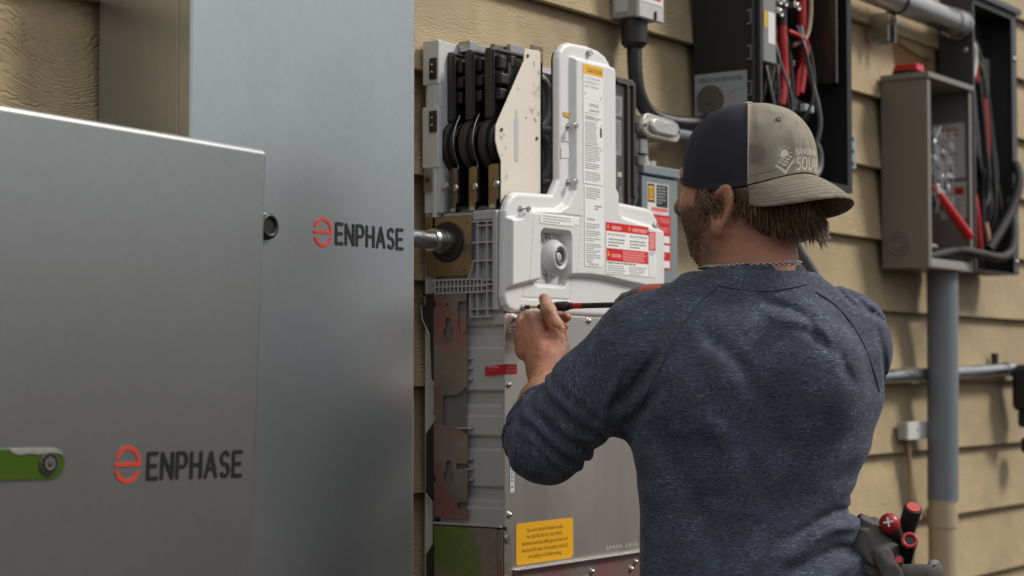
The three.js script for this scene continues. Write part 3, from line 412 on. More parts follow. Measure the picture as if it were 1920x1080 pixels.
  cover('instruction_label', 2.617, 2.679, 1.7195, 1.9215, (c, w, h) => {
    c.fillStyle = '#e9eae9'; c.fillRect(0, 0, w, h); c.fillStyle = '#efb225'; c.fillRect(w * 0.01, 0, w * 0.98, h * 0.085); c.fillStyle = '#4a3a10'; c.font = 'bold 44px sans-serif'; c.fillText('\u26a0 CAUTION', w * 0.06, h * 0.066, w * 0.88);
    c.fillStyle = '#55585a'; c.font = '21px sans-serif'; ['IT IS THE INSTALLER\u2019S', 'RESPONSIBILITY TO', 'READ THE MANUAL'].forEach((t, i) => c.fillText(t, w * 0.07, h * (0.125 + i * 0.034), w * 0.78)); c.fillStyle = '#b03a30'; c.fillRect(w * 0.08, h * 0.235, 9, 22); c.fillRect(w * 0.86, h * 0.25, 9, 22); c.fillStyle = '#b5b5b3'; c.fillRect(w * 0.04, h * 0.29, w * 0.92, 2);
    c.fillStyle = '#2c2e30'; c.font = '38px sans-serif'; c.fillText('\u2296 ENPHASE', w * 0.2, h * 0.355, w * 0.58); c.font = 'bold 21px sans-serif'; c.fillText('IQ Battery 5P', w * 0.28, h * 0.39); c.font = '14px sans-serif'; c.fillText('Model: IQBATTERY-5P-1P-NA', w * 0.06, h * 0.415, w * 0.88);
    c.fillStyle = '#333'; for (let i = 0; i < 26; i++) c.fillRect(w * 0.08 + i * 5, h * 0.43, 1 + (i * 7) % 3, h * 0.034); lines(c, w * 0.6, h * 0.44, w * 0.3, 2, 14, '#777', 3); lines(c, w * 0.07, h * 0.48, w * 0.64, 12, 15, '#86898a', 12); lines(c, w * 0.07, h * 0.68, w * 0.8, 8, 15, '#86898a', 13); lines(c, w * 0.07, h * 0.83, w * 0.8, 3, 15, '#9a6a66', 14); lines(c, w * 0.07, h * 0.9, w * 0.85, 5, 14, '#86898a', 15);
    c.fillStyle = '#2b2b2b'; c.fillRect(w * 0.83, h * 0.52, w * 0.1, h * 0.075); c.strokeStyle = '#444'; c.lineWidth = 3; c.beginPath(); c.arc(w * 0.88, h * 0.505, 10, 0, 7); c.stroke(); c.beginPath(); c.arc(w * 0.88, h * 0.7, 10, 0, 7); c.stroke();
  }, 256, 840, 'upper instruction label headed CAUTION');
  cover('instruction_label', 2.620, 2.680, 1.580, 1.7165, (c, w, h) => {
    c.fillStyle = '#e9eae9'; c.fillRect(0, 0, w, h); lines(c, w * 0.08, h * 0.03, w * 0.78, 5, 17, '#86898a', 21); c.fillStyle = '#eceded'; lines(c, w * 0.52, h * 0.24, w * 0.4, 2, 20, '#666', 22); c.fillStyle = '#3c3c3c'; c.font = 'bold 19px sans-serif'; c.fillText('\u26a0 WARNINGS', w * 0.08, h * 0.43, w * 0.7); let s = 23; for (const [y, n] of [[0.47, 3], [0.56, 3], [0.65, 2], [0.72, 3], [0.8, 2], [0.855, 3]]) { lines(c, w * 0.08, h * y, w * 0.8, n, 15, '#86898a', s++); }
    c.fillStyle = '#333'; c.font = 'bold 17px sans-serif'; c.fillText('\u25c6 MADE IN', w * 0.06, h * 0.955); c.fillText('CONTROL UNITS', w * 0.2, h * 0.985, w * 0.6);
  }, 256, 584, 'lower instruction label', [[2.621, 1.58], [2.674, 1.58], [2.68, 1.586], [2.68, 1.7165], [2.620, 1.7165]]);
  cover('warning_label', 2.6875, 2.827, 1.570, 1.6585, (c, w, h) => {
    c.fillStyle = '#eeeeec'; c.fillRect(0, 0, w, h); c.fillStyle = '#cf1418'; c.fillRect(0, 0, w, h * 0.17); warnTri(c, w * 0.02, h * 0.02, 30); warnTri(c, w * 0.52, h * 0.02, 30); c.fillStyle = '#f4c9c4'; c.font = 'bold 38px sans-serif'; c.fillText('WARNING', w * 0.13, h * 0.13, w * 0.22); c.fillText('AVERTISSEMENT', w * 0.61, h * 0.13, w * 0.36);
    c.fillStyle = '#3a3a3a'; c.font = 'bold 22px sans-serif'; c.fillText('RISK OF ELECTRIC SHOCK', w * 0.03, h * 0.25, w * 0.42); c.fillText('RISQUE D\u2019\u00c9LECTROCUTION', w * 0.55, h * 0.25, w * 0.42); lines(c, w * 0.05, h * 0.31, w * 0.4, 3, 24, '#77797a', 31, 11); lines(c, w * 0.55, h * 0.31, w * 0.4, 3, 24, '#77797a', 32, 11);
    c.fillStyle = '#cf1418'; c.fillRect(w * 0.01, h * 0.5, w * 0.98, h * 0.25); warnTri(c, w * 0.03, h * 0.55, 34); c.fillStyle = '#f4c9c4'; c.font = 'bold 38px sans-serif'; c.fillText('CAUTION', w * 0.12, h * 0.67, w * 0.22); lines(c, w * 0.39, h * 0.53, w * 0.56, 5, 20, '#e89a94', 33, 12);
    lines(c, w * 0.03, h * 0.77, w * 0.94, 1, 20, '#555', 34, 10); lines(c, w * 0.03, h * 0.83, w * 0.44, 4, 17, '#8a8c8d', 35, 8); lines(c, w * 0.53, h * 0.83, w * 0.42, 4, 17, '#8a8c8d', 36, 8);
  }, 640, 400, 'red and white electric shock warning label');
  cover('red_side_label', 2.8285, 2.851, 1.618, 1.6505, (c, w, h) => { c.fillStyle = '#cf1418'; c.fillRect(0, 0, w, h); lines(c, 8, 12, w - 16, 8, h / 9, '#eeb3ae', 41, 12); }, 96, 144);
  cover('hand_symbol_label', 2.8285, 2.852, 1.570, 1.6165, (c, w, h) => { c.fillStyle = '#e9eae9'; c.fillRect(0, 0, w, h); lines(c, 8, 8, w - 16, 2, 16, '#666', 42, 8); c.strokeStyle = '#a9abab'; c.lineWidth = 4; c.beginPath(); c.moveTo(w * 0.5, h * 0.25); c.lineTo(w * 0.62, h * 0.6); c.lineTo(w * 0.9, h * 0.92); c.lineTo(w * 0.1, h * 0.92); c.lineTo(w * 0.38, h * 0.6); c.closePath(); c.stroke(); }, 96, 190);
  cover('notice_label', 2.489, 2.602, 1.6435, 1.659, (c, w, h) => { c.fillStyle = '#ececea'; c.fillRect(0, 0, w, h); lines(c, 30, 10, w * 0.72, 3, 18, '#8d8f90', 43, 7); }, 448, 64, null, [[2.489, 1.6435], [2.588, 1.6435], [2.59, 1.647], [2.602, 1.647], [2.602, 1.6575], [2.489, 1.6585]]);
  // scraps of tape on the stem
  const tape = (pts, m, t) => part('tape_scrap', slabZ(pts, 0.1815, 0.1821), m, cov, t);
  tape([[2.572, 1.835], [2.59, 1.8355], [2.612, 1.826], [2.6, 1.826], [2.574, 1.828]].reverse(), mat(L(0.62, 0.33, 0.03), 0.5), 'orange tape scrap'); tape([[2.566, 1.775], [2.588, 1.778], [2.593, 1.76], [2.566, 1.757]].reverse(), M.white); tape([[2.568, 1.79], [2.58, 1.7965], [2.59, 1.787], [2.568, 1.786]].reverse(), M.white);
}
// short conduit between the two units
{
  const g = onWall('conduit_nipple', 'short shiny conduit entering the left flank of the open battery', 'conduit', [2.28, 1.6, 0.068]);
  part('pipe', cyl([2.1645, 1.617, 0.066], [2.399, 1.6125, 0.068], 0.0142, 0.0142, 32), M.emt, g);
  part('hex_connector', merge([cyl([2.366, 1.6135, 0.0675], [2.386, 1.613, 0.0678], 0.0205, 0.0205, 6), cyl([2.386, 1.613, 0.0678], [2.3995, 1.6127, 0.068], 0.0195, 0.021, 28), cyl([2.36, 1.6135, 0.0675], [2.366, 1.6135, 0.0675], 0.0175, 0.0195, 28)]), M.emt, g);
}
// ---------- grey junction box with cable, upper middle ----------
{
  const g = onWall('junction_box', 'light grey junction box with red warning label, above the battery', 'junction box', [3.03, 2.075, 0]);
  const grey = mat(L(0.30, 0.295, 0.28), 0.5);
  part('body', span(2.99, 3.075, 2.075, 2.26, 0.0135, 0.068, 0.003), grey, g);
  part('lid', span(2.987, 3.078, 2.072, 2.262, 0.0685, 0.078, 0.003), mat(L(0.5, 0.495, 0.48), 0.5), g);
  label('warning_label', g, 2.994, 3.072, 2.103, 2.18, 0.0783, print((c, w, h) => { c.fillStyle = '#dcdcd8'; c.fillRect(0, 0, w, h); c.fillStyle = '#d8463f'; c.fillRect(w * 0.05, 0, w * 0.85, h * 0.9); c.fillStyle = '#f0b63a'; c.fillRect(w * 0.05, h * 0.5, w * 0.17, h * 0.36); lines(c, w * 0.26, h * 0.06, w * 0.58, 9, h * 0.095, '#f0aaa2', 51, h * 0.05); }, 160, 160), 'red warning label');
  part('side_sticker', span(2.9885, 2.9892, 2.085, 2.2, 0.022, 0.052), print((c, w, h) => { c.fillStyle = '#b4b5b2'; c.fillRect(0, 0, w, h); lines(c, w * 0.15, h * 0.35, w * 0.7, 7, h * 0.055, '#77787a', 52); }, 64, 192), g);
  part('lid_latch', span(3.04, 3.046, 2.074, 2.09, 0.0783, 0.0815, 0.001), M.black, g);
}
{
  const g = onWall('flexible_conduit', 'black flexible conduit curving down from the grey junction box', 'conduit', [3.03, 1.9, 0.04]);
  part('strain_relief', merge([cyl([3.026, 2.074, 0.042], [3.026, 2.03, 0.042], 0.026, 0.025, 32), cyl([3.026, 2.03, 0.042], [3.026, 2.022, 0.042], 0.025, 0.019, 32)]), mat(L(0.022, 0.02, 0.019), 0.5), g);
  const pts = [[3.026, 2.03, 0.042], [3.027, 2.0, 0.042], [3.03, 1.97, 0.042], [3.04, 1.938, 0.042], [3.062, 1.912, 0.043], [3.10, 1.896, 0.046], [3.16, 1.892, 0.05], [3.235, 1.898, 0.055], [3.297, 1.91, 0.055]];
  const cv = new THREE.CatmullRomCurve3(pts.map(V)), N = 420, geo = new THREE.TubeGeometry(cv, N, 0.0145, 18), p = geo.attributes.position, q = new THREE.Vector3();
  for (let i = 0; i <= N; i++) { const c = cv.getPointAt(i / N), s = 1 + 0.02 * Math.sin(i * 1.15); for (let j = 0; j <= 18; j++) { const k = i * 19 + j; q.fromBufferAttribute(p, k).sub(c).multiplyScalar(s).add(c); p.setXYZ(k, q.x, q.y, q.z); } }
  geo.computeVertexNormals(); part('hose', geo, mat(L(0.015, 0.016, 0.017), 0.45), g);
}
// ---------- cast conduit fitting ----------
{
  const g = onWall('conduit_fitting', 'bare cast aluminium conduit fitting between black hose and grey box', 'conduit fitting', [3.045, 1.85, 0.05]);
  const alu = mat(L(0.62, 0.6, 0.56), 0.42, 0.75, { roughnessMap: rep(grime, 6), bumpMap: rep(grime, 12), bumpScale: 0.0012 });
  const o = [[2.976, 1.866], [2.979, 1.878], [2.988, 1.887], [3.0, 1.889], [3.09, 1.885], [3.107, 1.88], [3.116, 1.868], [3.114, 1.853], [3.105, 1.845], [3.093, 1.843], [3.003, 1.845], [2.988, 1.85], [2.978, 1.858]];
  const sc = (k, y) => o.map(([x, yy]) => [3.046 + (x - 3.046) * k, 1.866 + (yy - 1.866) * y]).reverse();
  part('housing', slabZ(sc(0.93, 0.86), 0.03, 0.083, 0.004), mat(L(0.3, 0.29, 0.27), 0.5, 0.7), g);
  const cv = part('cover_plate', slabZ(sc(1, 1), 0.083, 0.091, 0.002), alu, g); part('cover_bulge', slabZ(sc(0.7, 0.66), 0.0905, 0.1, 0.004), alu, cv);
  for (const x of [2.984, 3.108]) part('cover_screw', new THREE.CylinderGeometry(0.0035, 0.0035, 0.003, 12).rotateX(Math.PI / 2).translate(x, 1.865, 0.0915), mat(L(0.15, 0.14, 0.13), 0.4, 1), g);
}
{
  const g = onWall('galvanized_conduit', 'grey conduit running from the cast fitting to the black enclosure', 'conduit', [3.2, 1.86, 0.05]);
  part('pipe', cyl([3.1, 1.866, 0.055], [3.2995, 1.872, 0.055], 0.0125, 0.0125, 24), mat(L(0.22, 0.25, 0.27), 0.4, 0.5), g); part('coupling', cyl([3.115, 1.8665, 0.055], [3.15, 1.8675, 0.055], 0.016, 0.016, 24), M.emt, g);
}
{
  const g = onWall('conduit_connector', 'short galvanised connector between cast fitting and grey disconnect box', 'conduit fitting', [3.04, 1.785, 0.06]);
  part('nut', merge([cyl([3.02, 1.842, 0.06], [3.02, 1.816, 0.06], 0.0155, 0.0155, 8), cyl([3.02, 1.816, 0.06], [3.022, 1.811, 0.06], 0.0125, 0.0125, 20)]), M.galv, g);
  part('pipe', cyl([3.022, 1.811, 0.06], [3.03, 1.785, 0.06], 0.0125, 0.0135, 24), mat(L(0.62, 0.58, 0.52), 0.4, 0.6), g); part('side_nut', cyl([3.055, 1.805, 0.06], [3.055, 1.785, 0.06], 0.011, 0.011, 8), mat(L(0.6, 0.56, 0.5), 0.4, 0.6), g);
}
// ---------- grey safety disconnect ----------
{
  const g = onWall('disconnect_box', 'blue-grey disconnect box with red energy storage sign beside the battery', 'electrical box', [2.99, 1.42, 0]);
  part('body', span(2.93, 3.052, 1.42, 1.783, 0.0135, 0.113, 0.003), M.greyPaint, g);
  part('door', span(2.927, 3.056, 1.43, 1.764, 0.1135, 0.119, 0.002), M.greyPaint, g);
  part('hood', merge([span(2.925, 3.06, 1.767, 1.785, 0.03, 0.124, 0.003)]), M.greyPaint, g);
  label('rating_label', g, 2.944, 3.021, 1.695, 1.7525, 0.1193, print((c, w, h) => { c.fillStyle = '#d9d9d4'; c.fillRect(0, 0, w, h); c.fillStyle = '#151515'; c.fillRect(w * 0.03, h * 0.03, w * 0.32, h * 0.6); c.fillRect(w * 0.42, h * 0.03, w * 0.54, h * 0.72); c.fillStyle = '#e7a91c'; c.fillRect(w * 0.07, h * 0.1, w * 0.24, h * 0.46); c.strokeStyle = '#1a1a1a'; c.lineWidth = 5; c.strokeRect(w * 0.13, h * 0.19, w * 0.12, h * 0.28); lines(c, w * 0.46, h * 0.09, w * 0.44, 6, h * 0.1, '#9b9b98', 61, h * 0.05); c.fillStyle = '#e06a64'; c.fillRect(w * 0.2, h * 0.78, w * 0.76, h * 0.12); lines(c, w * 0.3, h * 0.93, w * 0.6, 1, 6, '#888', 62); }, 160, 190), 'yellow and black rating label');
  label('energy_storage_sign', g, 2.949, 3.028, 1.594, 1.6945, 0.1193, print((c, w, h) => { c.fillStyle = '#c41218'; c.fillRect(0, 0, w, h); c.fillStyle = '#e88a86'; c.font = 'bold 34px sans-serif'; c.textAlign = 'center'; c.fillText('ENERGY STORAGE', w / 2, h * 0.14, w * 0.9); c.fillText('DISCONNECT', w / 2, h * 0.31, w * 0.9); c.fillStyle = '#e4e2df'; for (const y of [0.38, 0.55, 0.84]) c.fillRect(w * 0.6, h * y, w * 0.36, h * 0.13); lines(c, w * 0.08, h * 0.42, w * 0.42, 1, 9, '#e88a86', 63, 8); lines(c, w * 0.08, h * 0.59, w * 0.42, 1, 9, '#e88a86', 64, 8); lines(c, w * 0.08, h * 0.73, w * 0.82, 2, 16, '#e88a86', 65, 7); }, 200, 256), 'red energy storage disconnect sign');
  const hd = part('handle', merge([span(3.06, 3.075, 1.63, 1.7, 0.05, 0.07, 0.004), rbox(0.03, 0.03, 0.02, 0.006, 3.08, 1.7, 0.075)]), M.rubber, g, 'black operating lever'); part('handle_grip', rbox(0.03, 0.022, 0.03, 0.006, 3.083, 1.642, 0.075), M.rubber, hd);
}
// ---------- black enclosure with open front ----------
{
  const g = onWall('electrical_enclosure', 'open black electrical enclosure with red cables, behind the worker\u2019s cap', 'enclosure', [3.52, 1.79, 0]);
  const e = M.enclosure, X0 = 3.302, X1 = 3.745, Y0 = 1.792, Y1 = 2.5, Z1 = 0.158;
  part('back_panel', span(X0, X1, Y0, Y1, 0.0135, 0.018), e, g); part('side_panel', span(X0, X0 + 0.004, Y0, Y1, 0.0182, Z1), e, g); part('side_panel', span(X1 - 0.004, X1, Y0, Y1, 0.0182, Z1), e, g); part('bottom_panel', span(X0 + 0.0042, X1 - 0.0042, Y0, Y0 + 0.004, 0.0182, Z1), e, g); part('top_panel', span(X0 + 0.0042, X1 - 0.0042, Y1 - 0.004, Y1, 0.0182, Z1), e, g);
  part('front_flange', merge([span(X1 - 0.022, X1 - 0.0042, Y0 + 0.0042, Y1 - 0.0042, Z1 - 0.003, Z1), span(X0 + 0.0042, X1 - 0.0222, Y0 + 0.0042, Y0 + 0.016, Z1 - 0.003, Z1)]), e, g);
  // hinge rail with loops up the open edge
  part('hinge_rail', merge([span(3.294, 3.3015, Y0, Y1, 0.152, 0.156), span(3.305, 3.312, Y0, Y1, 0.1585, 0.166)]), mat(L(0.06, 0.06, 0.06), 0.4, 0.6), g);
  for (let i = 0; i < 6; i++) { const y = 1.955 + i * 0.0715; part('hinge_loop', merge([span(3.2975, 3.3008, y, y + 0.03, 0.147, 0.151), span(3.2985, 3.3013, y, y + 0.003, 0.138, 0.147), span(3.2985, 3.3013, y + 0.027, y + 0.03, 0.138, 0.147)]), mat(L(0.2, 0.205, 0.21), 0.45, 0.3), g); }
  const sg = part('conduit_size_sign', span(3.2985, 3.3015, 1.83, 2.007, 0.006 + 0.012, 0.1385, 0.001), mat(L(0.26, 0.28, 0.285), 0.5), g, 'grey sign headed CONDUIT SIZE INDICATIONS');
  const st = part('sign_print', new THREE.PlaneGeometry(0.118, 0.17).rotateY(-Math.PI / 2).translate(3.2982, 1.9185, 0.0785), print((c, w, h) => { c.fillStyle = '#8f9698'; c.fillRect(0, 0, w, h); c.fillStyle = '#2b2d2e'; c.font = 'bold 26px sans-serif'; c.fillText('CONDUIT SIZE INDICATIONS', w * 0.06, h * 0.09, w * 0.86); c.strokeStyle = '#a38f84'; c.lineWidth = 5; c.beginPath(); c.arc(w * 0.56, h * 0.36, 52, 0, 7); c.stroke(); c.beginPath(); c.arc(w * 0.56, h * 0.27, 24, 0, 7); c.stroke(); c.strokeStyle = '#555'; c.lineWidth = 3; c.beginPath(); c.moveTo(w * 0.64, h * 0.27); c.lineTo(w * 0.75, h * 0.22); c.moveTo(w * 0.66, h * 0.31); c.lineTo(w * 0.75, h * 0.29); c.stroke(); c.fillStyle = '#555'; c.font = '22px sans-serif'; c.fillText('2 1/2', w * 0.76, h * 0.23); c.fillText('2 1', w * 0.76, h * 0.31); }, 256, 368, 0.5), sg);
  const disc = part('knockout_disc', cyl([3.298, 1.9525, 0.056], [3.2925, 1.9525, 0.056], 0.0305, 0.0295, 40), mat(L(0.09, 0.082, 0.07), 0.55), g, 'round taupe knockout disc'); part('disc_centre', cyl([3.2927, 1.9525, 0.056], [3.2905, 1.9525, 0.056], 0.0095, 0.009, 24), mat(L(0.085, 0.076, 0.065), 0.55), disc);
  // gear inside
  const bk = part('breaker_block', span(3.375, 3.432, 2.035, 2.3, 0.06, 0.136, 0.003), mat(L(0.2, 0.205, 0.205), 0.5), g, 'grey breaker block'); part('block_sticker', span(3.377, 3.392, 2.105, 2.14, 0.1361, 0.1368), M.yellow, bk); part('block_print', span(3.395, 3.425, 2.075, 2.14, 0.1361, 0.1367), M.white, bk);
  part('din_rail', span(3.35, 3.36, 1.85, 2.45, 0.12, 0.135), M.galv, g); part('terminal_strip', merge([span(3.46, 3.6, 2.15, 2.24, 0.03, 0.07, 0.003)]), M.black, g);
  const lug = mat(L(0.55, 0.53, 0.5), 0.28, 1); for (const [x, y, z] of [[3.45, 2.165, 0.105], [3.475, 2.18, 0.11], [3.5, 2.16, 0.1], [3.52, 2.185, 0.1], [3.49, 2.205, 0.1], [3.6, 2.19, 0.09]]) part('lug', merge([rbox(0.022, 0.016, 0.02, 0.003, x, y, z), new THREE.TorusGeometry(0.007, 0.003, 8, 18).translate(x, y - 0.004, z + 0.012)]), lug, g);
  const wire = (pts, r, m, l) => part('wire', tube(pts, r, 48, 12), m, g, l);
  wire([[3.527, 2.15, 0.1], [3.529, 2.10, 0.1], [3.535, 2.05, 0.1], [3.53, 2.01, 0.1], [3.52, 1.965, 0.1]], 0.0105, M.red, 'thick red cable'); part('black_sleeve', cyl([3.527, 2.135, 0.1], [3.526, 2.17, 0.1], 0.0112, 0.0112, 16), M.rubber, g);
  wire([[3.622, 2.24, 0.1], [3.624, 2.15, 0.1], [3.628, 2.09, 0.1], [3.618, 2.03, 0.1], [3.608, 2.0, 0.1]], 0.0098, M.red, 'thick red cable'); wire([[3.545, 2.125, 0.105], [3.575, 2.12, 0.112], [3.615, 2.108, 0.115], [3.612, 2.08, 0.115], [3.583, 2.04, 0.112], [3.574, 1.99, 0.11]], 0.0052, M.red, 'thin red cable'); wire([[3.632, 2.25, 0.115], [3.633, 2.17, 0.115], [3.616, 2.12, 0.112], [3.58, 2.1, 0.1]], 0.0045, mat(L(0.4, 0.3, 0.2), 0.5));
  wire([[3.546, 2.0, 0.08], [3.555, 1.98, 0.09], [3.575, 1.963, 0.1], [3.61, 1.958, 0.1], [3.625, 1.92, 0.09], [3.62, 1.86, 0.07]], 0.005, M.green); wire([[3.574, 2.0, 0.1], [3.585, 1.97, 0.1], [3.6, 1.95, 0.09]], 0.006, mat(L(0.16, 0.16, 0.17), 0.5)); wire([[3.62, 1.985, 0.08], [3.66, 1.985, 0.08], [3.69, 1.975, 0.08]], 0.006, M.rubber); wire([[3.56, 2.09, 0.08], [3.562, 2.03, 0.075], [3.57, 1.95, 0.075], [3.565, 1.85, 0.07]], 0.011, M.rubber);
  { const r = rng(321), cols = [M.rubber, M.rubber, mat(L(0.14, 0.14, 0.145), 0.5), mat(L(0.05, 0.045, 0.04), 0.5)]; for (let i = 0; i < 16; i++) { const x0 = 3.44 + r() * 0.2, x1 = x0 + (r() - 0.5) * 0.09, z = 0.075 + r() * 0.06, y0 = 2.18 - r() * 0.12, y1 = 1.83 + r() * 0.1; wire([[x0, y0, z - 0.02], [x0 + (r() - 0.5) * 0.03, mix(y0, y1, 0.3), z], [x1 + (r() - 0.5) * 0.04, mix(y0, y1, 0.7), z + 0.01], [x1, y1, z - 0.02]], 0.0028 + 0.003 * r(), cols[i % 4]); } for (let i = 0; i < 9; i++) part('terminal', rbox(0.011, 0.014, 0.012, 0.002, 3.47 + 0.017 * i, 2.09 - 0.012 * (i % 3), 0.085), i % 3 ? M.bolt : M.brass, g); }
  part('wire_tag', rbox(0.045, 0.016, 0.012, 0.002, 3.607, 1.966, 0.118), mat(L(0.42, 0.47, 0.52), 0.5), g); part('tan_blocks', merge([span(3.578, 3.6, 1.995, 2.06, 0.05, 0.09, 0.002)]), mat(L(0.4, 0.3, 0.19), 0.6), g); part('brass_terminal', rbox(0.016, 0.02, 0.02, 0.003, 3.64, 2.025, 0.08), M.brass, g);
  part('bent_pipe', new THREE.TorusGeometry(0.037, 0.0085, 12, 36, Math.PI * 1.2).rotateZ(-Math.PI * 0.7).translate(3.625, 1.86, 0.12), mat(L(0.13, 0.135, 0.145), 0.5), g, 'grey bent pipe end');
  part('inner_baffle', span(3.685, 3.689, 2.03, 2.46, 0.04, 0.15), mat(L(0.03, 0.026, 0.022), 0.22), g); part('baffle_edge', span(3.6905, 3.6935, 2.03, 2.46, 0.145, 0.149), mat(L(0.13, 0.12, 0.13), 0.4), g);
  const cs = part('connector_strip', span(3.748, 3.772, 1.848, 1.924, 0.12, 0.155, 0.002), mat(L(0.28, 0.3, 0.31), 0.5), g, 'grey connector strip on the outside'); for (let i = 0; i < 3; i++) part('connector_slot', span(3.751, 3.759, 1.855 + i * 0.027, 1.863 + i * 0.027, 0.1551, 0.1558), M.black, cs);
}
// ---------- grey conduit below it ----------
{ const g = onWall('bent_conduit', 'grey conduit bending down the siding behind the worker\u2019s neck', 'conduit', [3.74, 1.6, 0.04]); part('pipe', tube([[3.64, 1.79, 0.045], [3.66, 1.72, 0.045], [3.705, 1.672, 0.045], [3.75, 1.642, 0.045], [3.79, 1.61, 0.045], [3.82, 1.55, 0.045], [3.83, 1.4, 0.045]], 0.0135, 50, 16), mat(L(0.16, 0.17, 0.175), 0.45, 0.3), g); part('end_collar', cyl([3.64, 1.79, 0.045], [3.643, 1.775, 0.045], 0.017, 0.017, 20), M.galv, g); }
// ---------- large galvanised pipe at the top ----------
{
  const g = onWall('steel_pipe', 'fat galvanised pipe running into the dark meter enclosure at the top', 'pipe', [4.2, 2.3, 0.075]);
  part('pipe', metreUV(cyl([3.76, 2.302, 0.07], [4.53, 2.302, 0.07], 0.0325, 0.0325, 40)), M.galv, g);
  part('coupling', merge([cyl([4.53, 2.302, 0.07], [4.575, 2.302, 0.07], 0.0365, 0.0365, 40), cyl([4.575, 2.302, 0.07], [4.588, 2.302, 0.07], 0.041, 0.041, 8)]), M.galv, g);
  const s = part('strap', new THREE.TorusGeometry(0.034, 0.003, 8, 40).rotateY(Math.PI / 2).translate(4.19, 2.302, 0.07), M.darkSteel, g); part('strut', merge([span(4.165, 4.169, 2.2, 2.27, 0.0135, 0.06), span(4.205, 4.209, 2.2, 2.27, 0.0135, 0.06), span(4.1692, 4.2048, 2.2, 2.27, 0.0135, 0.018), cyl([4.187, 2.25, 0.03], [4.187, 2.25, 0.075], 0.006, 0.006, 10)]), M.galv, s);
}
